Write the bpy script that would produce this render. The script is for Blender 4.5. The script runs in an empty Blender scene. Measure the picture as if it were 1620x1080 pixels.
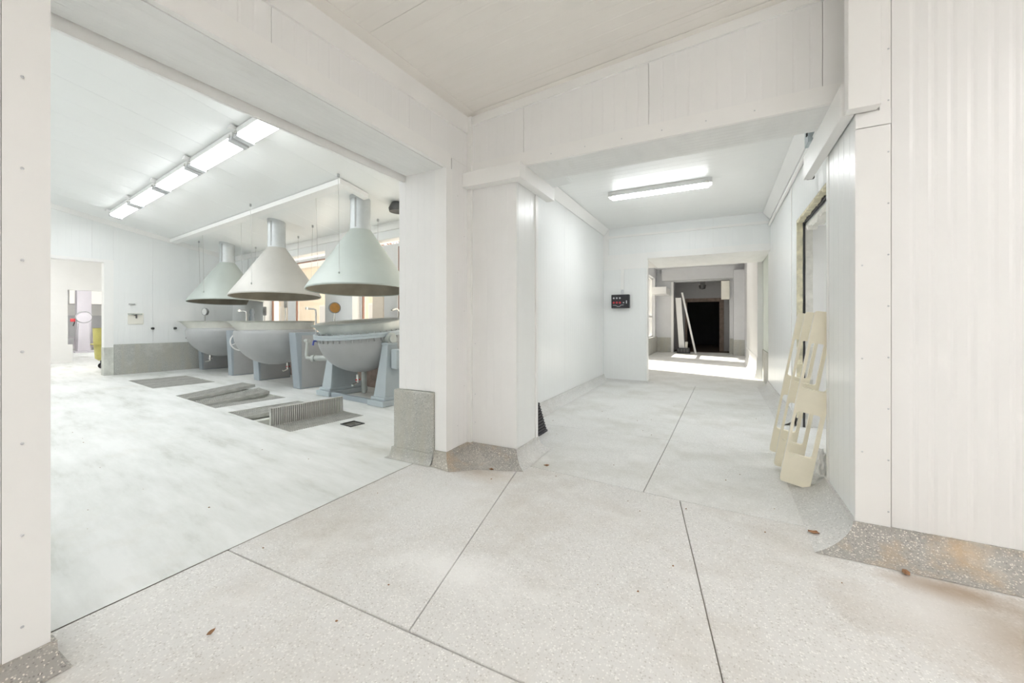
import bpy, bmesh, math, random
from mathutils import Vector, Matrix
random.seed(7)
sc = bpy.context.scene
COL = sc.collection
PI = math.pi
# ------------------------------------------------------------------ camera, world, sun, exposure
F_PX = 625.0; HOR = 508.0; YAW = math.atan2(328, 625); CAM_H = 1.2
cam_d = bpy.data.cameras.new('camera'); cam = bpy.data.objects.new('camera', cam_d); COL.objects.link(cam)
cam_d.sensor_fit = 'HORIZONTAL'; cam_d.sensor_width = 36.0
cam_d.lens = 36.0 * F_PX / 1620.0
cam_d.shift_y = -(540.0 - HOR) / 1620.0
cam_d.clip_start = 0.05
cam.location = (0, 0, CAM_H); cam.rotation_euler = (PI / 2, 0, YAW)
sc.camera = cam
sc.view_settings.view_transform = 'Standard'; sc.view_settings.look = 'None'
sc.view_settings.gamma = 1.0; sc.view_settings.use_curve_mapping = False
sc.view_settings.exposure = 0.72
sc.cycles.use_denoising = True
sc.cycles.max_bounces = 10; sc.cycles.diffuse_bounces = 7; sc.cycles.glossy_bounces = 4
sc.cycles.transparent_max_bounces = 12; sc.cycles.sample_clamp_indirect = 6.0
sc.cycles.caustics_reflective = False; sc.cycles.caustics_refractive = False
LAMP_LEFT = 13.0; LAMP_CORR = 26.0; FILL_FRONT = 40.0; FILL_STORE = 60.0
wd = bpy.data.worlds.new('world'); sc.world = wd; wd.use_nodes = True
bg = wd.node_tree.nodes['Background']
bg.inputs[0].default_value = (1.0, 0.94, 0.87, 1); bg.inputs[1].default_value = 0.78
sun_d = bpy.data.lights.new('sun', 'SUN'); sun_d.energy = 10.0; sun_d.angle = 0.02; sun_d.color = (1.0, 0.93, 0.85)
sun = bpy.data.objects.new('sun', sun_d); COL.objects.link(sun)
sun.rotation_euler = Vector((-0.74, 0.30, 0.60)).to_track_quat('Z', 'Y').to_euler()

# ------------------------------------------------------------------ left room frame (turned 7 degrees)
PH = math.radians(7); CP, SP = math.cos(PH), math.sin(PH)
def l2w(x, y): return (x * CP + y * SP, -x * SP + y * CP)
def lroof(y): return 3.618 - 0.2117 * (y - 1.23)

# ------------------------------------------------------------------ materials
MATS = {}
def base_mat(name):
    m = bpy.data.materials.new(name); m.use_nodes = True
    nt = m.node_tree; b = nt.nodes['Principled BSDF']
    MATS[name] = m
    return m, nt, b
def node(nt, t, **kw):
    n = nt.nodes.new(t)
    for k, v in kw.items():
        if k in n.inputs: n.inputs[k].default_value = v
        else: setattr(n, k, v)
    return n
def coords(nt, scale=(1, 1, 1)):
    tc = nt.nodes.new('ShaderNodeTexCoord'); mp = nt.nodes.new('ShaderNodeMapping')
    mp.inputs['Scale'].default_value = scale
    nt.links.new(tc.outputs['Object'], mp.inputs['Vector'])
    return mp.outputs[0]
def ramp(nt, fac, stops):
    r = nt.nodes.new('ShaderNodeValToRGB'); cr = r.color_ramp
    while len(cr.elements) < len(stops): cr.elements.new(0.5)
    for e, (p, c) in zip(cr.elements, stops):
        e.position = p; e.color = (c[0], c[1], c[2], 1) if not isinstance(c, (int, float)) else (c, c, c, 1)
    nt.links.new(fac, r.inputs[0]); return r.outputs[0]
def mix(nt, fac, a, b, mode='MIX'):
    n = nt.nodes.new('ShaderNodeMix'); n.data_type = 'RGBA'; n.blend_type = mode
    for i, v in ((0, fac), (6, a), (7, b)):
        if hasattr(v, 'is_output'): nt.links.new(v, n.inputs[i])
        elif i == 0: n.inputs[0].default_value = v
        else: n.inputs[i].default_value = (v[0], v[1], v[2], 1)
    return n.outputs[2]
def paint(name, col, rough=0.45, metal=0.0, var=0.06, scale=3.0, spec=0.5, dirt=None, dirt_lo=0.62, dirt_hi=0.8, stretch=(1, 1, 1)):
    m, nt, b = base_mat(name)
    v = coords(nt, stretch)
    nz = node(nt, 'ShaderNodeTexNoise', Scale=scale, Detail=5.0, Roughness=0.6); nt.links.new(v, nz.inputs['Vector'])
    d = tuple(c * (1 - var) for c in col); u = tuple(min(1, c * (1 + var * 0.6)) for c in col)
    c = ramp(nt, nz.outputs['Fac'], [(0.3, d), (0.7, u)])
    if dirt:
        n2 = node(nt, 'ShaderNodeTexNoise', Scale=scale * 0.6, Detail=8.0, Roughness=0.7); nt.links.new(v, n2.inputs['Vector'])
        f = ramp(nt, n2.outputs['Fac'], [(dirt_lo, 0.0), (dirt_hi, 0.6)])
        c = mix(nt, f, c, dirt)
    nt.links.new(c, b.inputs['Base Color'])
    b.inputs['Roughness'].default_value = rough; b.inputs['Metallic'].default_value = metal
    b.inputs['Specular IOR Level'].default_value = spec
    return m
def divide(nt, o, k):
    n = nt.nodes.new('ShaderNodeMath'); n.operation = 'DIVIDE'; nt.links.new(o, n.inputs[0]); n.inputs[1].default_value = k; return n.outputs[0]
def terrazzo(name, base, chip, dark, scale=75.0, dirt=(0.4, 0.33, 0.25), amt=0.35, rough=0.55, lo=0.5, hi=0.78, dscale=0.8, dstretch=(1, 1, 1), stains=()):
    m, nt, b = base_mat(name)
    v = coords(nt)
    vo = node(nt, 'ShaderNodeTexVoronoi', Scale=scale); nt.links.new(v, vo.inputs['Vector'])
    sep = nt.nodes.new('ShaderNodeSeparateColor'); nt.links.new(vo.outputs['Color'], sep.inputs[0])
    c = ramp(nt, sep.outputs[0], [(0.0, dark), (0.28, base), (0.7, base), (0.85, chip)])
    edge = ramp(nt, vo.outputs['Distance'], [(0.35, 0.0), (0.6, 1.0)])
    c = mix(nt, edge, c, base)
    n1 = node(nt, 'ShaderNodeTexNoise', Scale=dscale, Detail=9.0, Roughness=0.68); nt.links.new(coords(nt, dstretch), n1.inputs['Vector'])
    f = ramp(nt, n1.outputs['Fac'], [(lo, 0.0), (hi, amt)])
    c = mix(nt, f, c, dirt)
    n2 = node(nt, 'ShaderNodeTexNoise', Scale=2.3, Detail=6.0, Roughness=0.7); nt.links.new(v, n2.inputs['Vector'])
    f2 = ramp(nt, n2.outputs['Fac'], [(0.52, 0.0), (0.75, 0.55)])
    c = mix(nt, f2, c, chip)
    for (sx, sy, rx, ry, colr, am) in stains:   # stains that belong to the floor, ragged by noise
        mp = nt.nodes.new('ShaderNodeMapping'); tc = nt.nodes.new('ShaderNodeTexCoord'); nt.links.new(tc.outputs['Object'], mp.inputs['Vector'])
        mp.inputs['Scale'].default_value = (1 / rx, 1 / ry, 0.0); mp.inputs['Location'].default_value = (-sx / rx, -sy / ry, 0)
        ln = nt.nodes.new('ShaderNodeVectorMath'); ln.operation = 'LENGTH'; nt.links.new(mp.outputs[0], ln.inputs[0])
        n3 = node(nt, 'ShaderNodeTexNoise', Scale=3.5, Detail=8.0, Roughness=0.7); nt.links.new(v, n3.inputs['Vector'])
        ad = nt.nodes.new('ShaderNodeMath'); ad.operation = 'MULTIPLY_ADD'; nt.links.new(n3.outputs['Fac'], ad.inputs[0]); ad.inputs[1].default_value = 1.6; nt.links.new(ln.outputs['Value'], ad.inputs[2])
        c = mix(nt, ramp(nt, ad.outputs[0], [(0.62, am), (1.0, 0.0)]) if False else ramp(nt, divide(nt, ad.outputs[0], 2.2), [(0.40, am), (0.78, 0.0)]), c, colr)
    nt.links.new(c, b.inputs['Base Color'])
    b.inputs['Roughness'].default_value = rough
    bp = node(nt, 'ShaderNodeBump', Strength=0.15, Distance=0.002); nt.links.new(sep.outputs[0], bp.inputs['Height']); nt.links.new(bp.outputs[0], b.inputs['Normal'])
    return m
def emit(name, col, s):
    m = bpy.data.materials.new(name); m.use_nodes = True; nt = m.node_tree; nt.nodes.clear()
    e = node(nt, 'ShaderNodeEmission'); e.inputs[0].default_value = (*col, 1); e.inputs[1].default_value = s
    o = nt.nodes.new('ShaderNodeOutputMaterial'); nt.links.new(e.outputs[0], o.inputs[0]); MATS[name] = m; return m
def glass(name):
    m = bpy.data.materials.new(name); m.use_nodes = True; nt = m.node_tree; nt.nodes.clear()
    t = nt.nodes.new('ShaderNodeBsdfTransparent'); g = node(nt, 'ShaderNodeBsdfGlossy', Roughness=0.02)
    t.inputs[0].default_value = (0.96, 0.97, 0.96, 1)
    mx = nt.nodes.new('ShaderNodeMixShader'); mx.inputs[0].default_value = 0.06
    o = nt.nodes.new('ShaderNodeOutputMaterial')
    nt.links.new(t.outputs[0], mx.inputs[1]); nt.links.new(g.outputs[0], mx.inputs[2]); nt.links.new(mx.outputs[0], o.inputs[0]); MATS[name] = m; return m

PANEL = paint('white_panel', (0.905, 0.902, 0.895), 0.38, var=0.025, scale=1.2, dirt=(0.74, 0.70, 0.64), dirt_lo=0.66, dirt_hi=0.9)
PANEL_COOL = paint('white_panel_cool', (0.89, 0.905, 0.90), 0.28, var=0.02, scale=1.0)
TRIM = paint('white_trim', (0.92, 0.915, 0.90), 0.35, var=0.02, scale=2.0)
CORE = paint('wall_core', (0.78, 0.77, 0.75), 0.6, var=0.03)
CEIL = paint('ceiling_panel', (0.875, 0.845, 0.80), 0.34, var=0.035, scale=1.6)
CEIL_L = paint('ceiling_panel_gloss', (0.89, 0.90, 0.89), 0.32, var=0.015, scale=1.0, spec=0.35)
SOFFIT = paint('soffit_panel', (0.85, 0.855, 0.845), 0.38, var=0.05, scale=2.0, stretch=(3, 1, 1), dirt=(0.6, 0.58, 0.52), dirt_lo=0.6, dirt_hi=0.85)
JOINT = paint('floor_joint', (0.40, 0.37, 0.33), 0.9, var=0.2, scale=20)
SLAB = terrazzo('terrazzo_slab', (0.72, 0.71, 0.692), (0.88, 0.87, 0.845), (0.54, 0.52, 0.49), 130.0, dirt=(0.50, 0.45, 0.385), amt=0.7, lo=0.47, hi=0.74, dscale=1.1, stains=[(1.10, 2.18, 0.75, 0.42, (0.38, 0.30, 0.22), 0.9), (0.88, 2.46, 0.30, 0.12, (0.32, 0.22, 0.13), 0.9), (-1.70, 2.66, 0.42, 0.2, (0.48, 0.38, 0.28), 0.6), (-1.15, 1.55, 0.5, 0.22, (0.90, 0.895, 0.88), 0.7), (0.75, 2.25, 0.3, 0.35, (0.88, 0.875, 0.865), 0.55), (-1.7, 2.2, 0.6, 0.5, (0.80, 0.80, 0.79), 0.4)])
SLAB_C = terrazzo('terrazzo_slab_corridor', (0.75, 0.75, 0.735), (0.88, 0.88, 0.865), (0.60, 0.59, 0.57), 125.0, dirt=(0.55, 0.54, 0.49), amt=0.8, lo=0.46, hi=0.72, dscale=1.2)
COVE_G = terrazzo('terrazzo_cove_grey', (0.66, 0.66, 0.645), (0.84, 0.83, 0.81), (0.48, 0.47, 0.45), 110.0, dirt=(0.42, 0.38, 0.33), amt=0.6)
COVE_P = terrazzo('terrazzo_cove_pier', (0.47, 0.45, 0.40), (0.70, 0.68, 0.62), (0.25, 0.24, 0.21), 90.0, dirt=(0.40, 0.33, 0.25), amt=0.5)
COVE_B = terrazzo('terrazzo_cove_brown', (0.385, 0.37, 0.345), (0.80, 0.77, 0.70), (0.22, 0.21, 0.20), 150.0, dirt=(0.52, 0.39, 0.25), amt=0.85, lo=0.48, hi=0.66, dscale=2.6)
PLINTH = terrazzo('terrazzo_plinth', (0.44, 0.445, 0.42), (0.66, 0.66, 0.62), (0.24, 0.24, 0.23), 125.0, dirt=(0.47, 0.45, 0.38), amt=0.6, lo=0.44, hi=0.62, dscale=2.2, dstretch=(3, 3, 0.5))
CONC = None
def conc():
    m, nt, b = base_mat('washed_concrete')
    v = coords(nt, (0.5, 2.2, 1))
    n1 = node(nt, 'ShaderNodeTexNoise', Scale=1.6, Detail=10.0, Roughness=0.65); nt.links.new(v, n1.inputs['Vector'])
    c = ramp(nt, n1.outputs['Fac'], [(0.28, (0.52, 0.53, 0.49)), (0.45, (0.72, 0.735, 0.715)), (0.62, (0.82, 0.83, 0.82))])
    v2 = coords(nt)
    n2 = node(nt, 'ShaderNodeTexNoise', Scale=0.7, Detail=9.0, Roughness=0.7); nt.links.new(v2, n2.inputs['Vector'])
    f = ramp(nt, n2.outputs['Fac'], [(0.56, 0.0), (0.78, 0.5)])
    c = mix(nt, f, c, (0.60, 0.57, 0.48))
    nt.links.new(c, b.inputs['Base Color']); b.inputs['Roughness'].default_value = 0.5
    return m
CONC = conc()
GREY = paint('grey_enamel', (0.43, 0.44, 0.445), 0.38, var=0.06, scale=4.0)
BLUEGREY = paint('blue_grey_paint', (0.36, 0.41, 0.45), 0.42, var=0.05, scale=4.0)
PALEBLUE = paint('pale_blue_grey_paint', (0.47, 0.53, 0.56), 0.42, var=0.05, scale=5.0)
GALV = paint('galvanised_steel', (0.52, 0.55, 0.53), 0.42, metal=0.35, var=0.08, scale=6.0)
HOODA = paint('hood_zinc_green', (0.52, 0.57, 0.54), 0.48, metal=0.15, var=0.05, scale=3.0)
HOODB = paint('hood_zinc_beige', (0.57, 0.56, 0.525), 0.48, metal=0.15, var=0.05, scale=3.0)
HOODIN = paint('hood_inside', (0.34, 0.31, 0.25), 0.6, metal=0.1, var=0.15, scale=4.0)
DUCT = paint('duct_steel', (0.62, 0.65, 0.66), 0.42, metal=0.4, var=0.08, scale=8.0)
STEEL = paint('stainless_pan', (0.62, 0.62, 0.575), 0.42, metal=0.35, var=0.1, scale=5.0)
CHROME = paint('chrome_pipe', (0.72, 0.71, 0.68), 0.22, metal=0.9, var=0.05)
BLACK = paint('black_plastic', (0.025, 0.025, 0.03), 0.4, var=0.1)
DARKM = paint('dark_metal', (0.10, 0.10, 0.10), 0.5, metal=0.5, var=0.1)
WIRE = paint('hanger_wire', (0.55, 0.54, 0.52), 0.5, metal=0.5)
GRATE = paint('grating_zinc', (0.56, 0.56, 0.53), 0.6, metal=0.2, var=0.2, scale=9.0, dirt=(0.36, 0.35, 0.26))
PITM = paint('pit_concrete', (0.66, 0.67, 0.62), 0.8, var=0.25, scale=5.0, dirt=(0.3, 0.31, 0.22))
WHITEP = paint('white_plastic', (0.86, 0.86, 0.85), 0.35, var=0.02)
CREAM = paint('cream_plastic', (0.95, 0.89, 0.73), 0.45, var=0.05, scale=6.0, dirt=(0.62, 0.50, 0.32))
CREAMW = paint('cream_plastic_pale', (0.86, 0.84, 0.76), 0.45, var=0.04, scale=6.0)
FOAM = paint('yellow_foam', (0.84, 0.79, 0.60), 0.9, var=0.25, scale=14.0)
MASON = paint('rough_plaster', (0.78, 0.77, 0.72), 0.85, var=0.12, scale=14.0)
BROWNF = paint('brown_sash', (0.33, 0.18, 0.13), 0.5, var=0.1)
FRAMEW = paint('white_frame', (0.84, 0.84, 0.83), 0.4, var=0.03)
PEACH = paint('peach_render', (0.90, 0.79, 0.66), 0.9, var=0.05)
OLIVE = paint('olive_yellow_paint', (0.50, 0.46, 0.14), 0.5, var=0.12, scale=6.0)
SCALEM = paint('lavender_white_enamel', (0.74, 0.71, 0.76), 0.4, var=0.04)
RED = paint('red_plastic', (0.65, 0.06, 0.07), 0.4)
BLUE = paint('blue_handle', (0.07, 0.10, 0.42), 0.4)
DIAL_SUNGLOW = paint('amber_dial', (0.78, 0.42, 0.12), 0.5, var=0.15, scale=20)  # orange sun glow painted into the gauge face colour
DIAL = paint('white_dial', (0.86, 0.87, 0.86), 0.3)
BROWN = paint('rusty_brown', (0.26, 0.20, 0.17), 0.8, var=0.3, scale=9.0)
GREYW = paint('grey_plaster', (0.42, 0.42, 0.43), 0.7, var=0.06)
GREYWL = paint('pale_grey_plaster', (0.66, 0.67, 0.69), 0.6, var=0.04)
GREENW = paint('pale_green_plaster', (0.68, 0.73, 0.68), 0.6, var=0.05)
SHADE_DARK = paint('cold_room_dark', (0.06, 0.06, 0.065), 0.7, var=0.1)  # darkness of the unlit room put into near-black colour
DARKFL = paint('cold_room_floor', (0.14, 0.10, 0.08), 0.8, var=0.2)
LITTER = paint('dry_leaf', (0.30, 0.16, 0.08), 0.9, var=0.3, scale=30)
BARK = paint('bark', (0.34, 0.22, 0.17), 0.9, var=0.2)
GROUND = paint('yard_ground', (0.55, 0.50, 0.43), 0.95, var=0.15)
GLASS = glass('window_glass')
LAMP_L = emit('tube_light_left', (0.96, 0.985, 1.0), LAMP_LEFT)
LAMP_C = emit('tube_light_corridor', (0.97, 0.99, 1.0), LAMP_CORR)
FILL_F = emit('tube_light_front', (1.0, 0.988, 0.978), FILL_FRONT)
FILL_FAR = emit('tube_light_far', (0.95, 0.96, 1.0), 14.0)
FILL_S2 = emit('tube_light_side', (0.98, 0.99, 1.0), 26.0)
FILL_S = emit('tube_light_store', (1.0, 0.99, 0.98), FILL_STORE)

# ------------------------------------------------------------------ mesh helpers
class MB:
    def __init__(s): s.v = []; s.f = []
    def add(s, vs, fs):
        o = len(s.v); s.v += [tuple(p) for p in vs]; s.f += [tuple(i + o for i in f) for f in fs]; return s
    def box(s, x0, y0, z0, x1, y1, z1, M=None):
        vs = [(x0, y0, z0), (x1, y0, z0), (x1, y1, z0), (x0, y1, z0), (x0, y0, z1), (x1, y0, z1), (x1, y1, z1), (x0, y1, z1)]
        if M: vs = [M @ Vector(p) for p in vs]
        return s.add(vs, [(0, 3, 2, 1), (4, 5, 6, 7), (0, 1, 5, 4), (1, 2, 6, 5), (2, 3, 7, 6), (3, 0, 4, 7)])
    def hexa(s, b, t):   # four bottom points, four top points (both counter-clockwise seen from above)
        return s.add(list(b) + list(t), [(0, 3, 2, 1), (4, 5, 6, 7), (0, 1, 5, 4), (1, 2, 6, 5), (2, 3, 7, 6), (3, 0, 4, 7)])
    def prism(s, poly, z0, z1):
        n = len(poly); vs = [(x, y, z0) for x, y in poly] + [(x, y, z1) for x, y in poly]
        fs = [tuple(range(n))[::-1], tuple(range(n, 2 * n))] + [(i, (i + 1) % n, n + (i + 1) % n, n + i) for i in range(n)]
        return s.add(vs, fs)
    def tube(s, pts, r, n=10, cap=True):
        pts = [Vector(p) for p in pts]; rings = []
        rs = r if isinstance(r, (list, tuple)) else [r] * len(pts)
        up = None
        for i, p in enumerate(pts):
            d = (pts[min(i + 1, len(pts) - 1)] - pts[max(i - 1, 0)]).normalized()
            if up is None: up = Vector((0, 0, 1)) if abs(d.z) < 0.9 else Vector((1, 0, 0))
            a = d.cross(up).normalized(); b = a.cross(d).normalized(); up = b
            rings.append([p + (a * math.cos(t) + b * math.sin(t)) * rs[i] for t in [2 * PI * k / n for k in range(n)]])
        vs = [q for g in rings for q in g]; fs = []
        for i in range(len(pts) - 1):
            for k in range(n):
                fs.append((i * n + k, i * n + (k + 1) % n, (i + 1) * n + (k + 1) % n, (i + 1) * n + k))
        if cap: fs.append(tuple(range(n))[::-1]); fs.append(tuple(range(len(vs) - n, len(vs))))
        return s.add(vs, fs)
    def lathe(s, prof, n=48, c=(0, 0, 0), fn=None, M=None):
        vs = []; fs = []
        for (r, z) in prof:
            for k in range(n):
                a = 2 * PI * k / n; rr, zz = (r, z) if fn is None else fn(r, z, a)
                p = Vector((c[0] + rr * math.cos(a), c[1] + rr * math.sin(a), c[2] + zz))
                vs.append(M @ p if M else p)
        for i in range(len(prof) - 1):
            for k in range(n): fs.append((i * n + k, i * n + (k + 1) % n, (i + 1) * n + (k + 1) % n, (i + 1) * n + k))
        return s.add(vs, fs)
    def build(s, name, mat, parent=None, smooth=False, loc=None, rot=None, bevel=0, kind=None, label=None):
        me = bpy.data.meshes.new(name); me.from_pydata(s.v, [], s.f)
        me.materials.append(mat)
        bm = bmesh.new(); bm.from_mesh(me); bmesh.ops.remove_doubles(bm, verts=bm.verts, dist=1e-6)
        bmesh.ops.recalc_face_normals(bm, faces=bm.faces)
        if bevel: bmesh.ops.bevel(bm, geom=list(bm.edges), offset=bevel, segments=2, profile=0.5, affect='EDGES', clamp_overlap=True)
        bm.to_mesh(me); bm.free()
        if smooth:
            for p in me.polygons: p.use_smooth = True
            try: me.set_sharp_from_angle(angle=math.radians(40))
            except Exception: pass
        o = bpy.data.objects.new(name, me); COL.objects.link(o)
        if parent: o.parent = parent
        if loc: o.location = loc
        if rot: o.rotation_euler = rot
        if kind: o['kind'] = kind
        if label: o['label'] = label
        return o
def tag(o, label, cat, group=None, kind=None):
    o['label'] = label; o['category'] = cat
    if group: o['group'] = group
    if kind: o['kind'] = kind
    return o
def thing(name, label, cat, loc, rz=0.0, group=None):
    o = bpy.data.objects.new(name, None); COL.objects.link(o); o.location = loc; o.rotation_euler = (0, 0, rz)
    return tag(o, label, cat, group)
def lthing(name, label, cat, x, y, z=0.0, rz=0.0, group=None):
    w = l2w(x, y); return thing(name, label, cat, (w[0], w[1], z), -PH + rz, group)
def struct(name, left=False):
    o = bpy.data.objects.new(name, None); COL.objects.link(o); o['kind'] = 'structure'
    if left: o.rotation_euler = (0, 0, -PH)
    return o
def copy_tree(o, parent=None):
    c = o.copy(); COL.objects.link(c)
    if parent: c.parent = parent
    for ch in list(o.children): copy_tree(ch, c)
    return c
def panels(parent, mat, O, U, V, N, a0, a1, b0, b1, pw=1.0, rib=0.07, dep=0.0011, thick=0.012, off=0.0, gap=0.003, name='panel', groove=0.016, slope=0.005):
    """ribbed sheets side by side; U = across, V = along the ribs, N = out of the wall; b0, b1 may be functions of a"""
    O, U, V, N = Vector(O), Vector(U), Vector(V), Vector(N)
    f0 = b0 if callable(b0) else (lambda a: b0); f1 = b1 if callable(b1) else (lambda a: b1)
    a = a0
    while a < a1 - 0.02:
        nxt = min(a1, (math.floor((a - off) / pw + 1e-6) + 1) * pw + off)
        if a1 - nxt < 0.06: nxt = a1
        s, e = a + gap / 2, nxt - gap / 2
        prof = [(s, 0.0)]
        if rib:
            k = math.ceil((s + 0.02 - off) / rib)
            while k * rib + off + groove < e - 0.008:
                q = k * rib + off
                prof += [(q, 0.0), (q + slope, -dep), (q + groove - slope, -dep), (q + groove, 0.0)]
                k += 1
        prof.append((e, 0.0))
        prof = [(s, -thick)] + prof + [(e, -thick)]
        vs = []
        for (p, c) in prof:
            vs.append(O + U * p + V * f0(p) + N * (thick + c)); vs.append(O + U * p + V * f1(p) + N * (thick + c))
        mb = MB().add(vs, [(2 * i, 2 * i + 2, 2 * i + 3, 2 * i + 1) for i in range(len(prof) - 1)])
        me = bpy.data.meshes.new(name); me.from_pydata(mb.v, [], mb.f); me.materials.append(mat)
        if (U.cross(V)).dot(N) < 0: me.flip_normals()
        o = bpy.data.objects.new(name, me); COL.objects.link(o); o.parent = parent
        a = nxt
def cove(parent, pts, side, mat, h=0.12, d=0.22, name='coving', n=7):
    """concave coving along a wall path; mat may be a list with one material per segment"""
    P = [Vector((x, y)) for x, y in pts]; m = len(P)
    mats = mat if isinstance(mat, list) else [mat] * (m - 1)
    ds = d if isinstance(d, list) else [d] * m
    offs = []
    for i in range(m):
        ns = []
        for j in (i - 1, i):
            if 0 <= j < m - 1:
                t = (P[j + 1] - P[j]).normalized(); ns.append(Vector((-t.y, t.x)) * side)
        if len(ns) == 2:
            b = ns[0] + ns[1]; b = b * (2.0 / max(0.7, b.length_squared))
        else: b = ns[0]
        offs.append(b)
    def prof(dd): return [(dd * (1 - math.sin(PI / 2 * k / n)) + 0.012, h * (1 - math.cos(PI / 2 * k / n)) + 0.002) for k in range(n + 1)] + [(-0.03, h)]
    q = n + 2
    for i in range(m - 1):
        vs = [(P[e].x + offs[e].x * o, P[e].y + offs[e].y * o, z) for e in (i, i + 1) for (o, z) in prof(ds[e])]
        MB().add(vs, [(k, k + 1, q + k + 1, q + k) for k in range(q - 1)]).build(name, mats[i], parent, smooth=True)
def rivets(parent, pts, nrm, mat=None, r=0.006):
    mb = MB(); nrm = Vector(nrm)
    ax = Vector((0, 0, 1)) if abs(nrm.z) < 0.9 else Vector((1, 0, 0)); u = nrm.cross(ax).normalized(); w = u.cross(nrm)
    for p in pts:
        p = Vector(p); ring = [p + (u * math.cos(t) + w * math.sin(t)) * r for t in [PI / 3 * k for k in range(6)]]
        mb.add(ring + [p + nrm * 0.003], [(k, (k + 1) % 6, 6) for k in range(6)])
    return mb.build('rivets', mat or GREYWL, parent, kind='stuff')

# ================================================================== STRUCTURE
# ---------------- floor
fl = struct('floor')
MB().box(-2.5, -3.6, -0.30, 4.6, 17.2, -0.012).build('joint_bed', JOINT, fl)
G = 0.0025
def slab(poly, mat=SLAB, g=G):
    c = Vector((sum(p[0] for p in poly) / len(poly), sum(p[1] for p in poly) / len(poly)))
    n = len(poly); out = []
    for i in range(n):
        p0, p1, p2 = (Vector(poly[i - 1]), Vector(poly[i]), Vector(poly[(i + 1) % n]))
        e1 = (p1 - p0).normalized(); e2 = (p2 - p1).normalized()
        n1 = Vector((-e1.y, e1.x)); n2 = Vector((-e2.y, e2.x)); b = n1 + n2
        b = b / max(0.3, b.length_squared / 2); out.append((p1.x + b.x * g, p1.y + b.y * g))
    m = MB(); k = len(out); r = 0.004
    cx = [(x + (c.x - x) * r / 1.0 * 0.5, y + (c.y - y) * r * 0.5) for x, y in out]
    vs = [(x, y, -0.03) for x, y in out] + [(x, y, -0.003) for x, y in out] + [(x, y, 0.0) for x, y in cx]
    fs = [tuple(range(2 * k, 3 * k))]
    for i in range(k):
        j = (i + 1) % k; fs += [(i, j, k + j, k + i), (k + i, k + j, 2 * k + j, 2 * k + i)]
    m.add(vs, fs).build('slab', mat, fl)
T = -2.285
def yc(x): return 2.885 - 0.09 * (x + 0.45) if x > -1.6 else 2.95 - 0.02 * (x + 1.6)   # oblique cross joint
ya = 1.145; yb = 1.185
slab([(T, -3.5), (-0.35, -3.5), (-0.35, 1.183), (T, ya)])
slab([(-0.35, -3.5), (1.7, -3.5), (1.7, 1.21), (-0.35, 1.183)])
slab([(1.7, -3.5), (4.5, -3.5), (4.5, 1.24), (1.7, 1.21)])
slab([(T, ya), (-1.066, 1.171), (-1.475, yc(-1.475)), (T, yc(T))])
slab([(-1.066, 1.171), (0.065, 1.19), (-0.235, yc(-0.235)), (-1.475, yc(-1.475))])
slab([(0.065, 1.19), (4.5, 1.24), (4.5, 2.74), (1.7, 2.80), (-0.235, yc(-0.235))])
slab([(T, yc(T)), (-1.475, yc(-1.475)), (-0.474, yc(-0.474)), (-0.447, 4.27), (T, 4.25)], SLAB_C)
slab([(-0.474, yc(-0.474)), (-0.235, yc(-0.235)), (1.7, 2.80), (1.7, 4.33), (-0.447, 4.27)], SLAB_C)
slab([(T, 4.25), (-0.447, 4.27), (-0.39, 8.05), (T, 8.05)], SLAB_C)
slab([(-0.447, 4.27), (1.7, 4.33), (1.7, 8.05), (-0.39, 8.05)], SLAB_C)
slab([(T, 8.05), (1.7, 8.05), (1.7, 12.4), (T, 12.4)], SLAB_C)
slab([(T, 12.4), (1.7, 12.4), (1.7, 17.0), (T, 17.0)], SLAB_C)

# left room floor: concrete with three grating pits and a small drain
fll = struct('floor_kettle_room', True)
PITS = [(-10.92, -9.28, 2.15, 3.09), (-8.10, -6.47, 2.15, 3.09), (-6.05, -4.42, 2.15, 3.07)]
DRAIN = (-4.27, -4.05, 2.64, 2.83)
holes = PITS + [DRAIN]
xs = sorted({-18.0, -3.9} | {h[0] for h in holes} | {h[1] for h in holes}); ys = sorted({-3.0, 6.2} | {h[2] for h in holes} | {h[3] for h in holes})
mb = MB()
for i in range(len(xs) - 1):
    for j in range(len(ys) - 1):
        if any(xs[i] >= h[0] - 1e-6 and xs[i + 1] <= h[1] + 1e-6 and ys[j] >= h[2] - 1e-6 and ys[j + 1] <= h[3] + 1e-6 for h in holes): continue
        mb.add([(xs[i], ys[j], 0), (xs[i + 1], ys[j], 0), (xs[i + 1], ys[j + 1], 0), (xs[i], ys[j + 1], 0)], [(0, 1, 2, 3)])
def ledge_x(y):  # local x where world X = T-0.004
    return (T - 0.004 - y * SP) / CP
mb.add([(-3.9, -3.0, 0), (ledge_x(-3.0), -3.0, 0), (ledge_x(6.2), 6.2, 0), (-3.9, 6.2, 0)], [(0, 1, 2, 3)])
mb.add([(-28, -3, 0), (-18, -3, 0), (-18, 6.2, 0), (-28, 6.2, 0)], [(0, 1, 2, 3)])
mb.build('concrete', CONC, fll)
for h in holes:
    dp = 0.26 if h is not DRAIN else 0.12
    m = MB(); x0, x1, y0, y1 = h
    m.add([(x0, y0, -dp), (x1, y0, -dp), (x1, y1, -dp), (x0, y1, -dp), (x0, y0, 0), (x1, y0, 0), (x1, y1, 0), (x0, y1, 0)],
          [(0, 1, 2, 3), (0, 4, 5, 1), (1, 5, 6, 2), (2, 6, 7, 3), (3, 7, 4, 0)])
    m.build('pit', PITM, fll)

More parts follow.
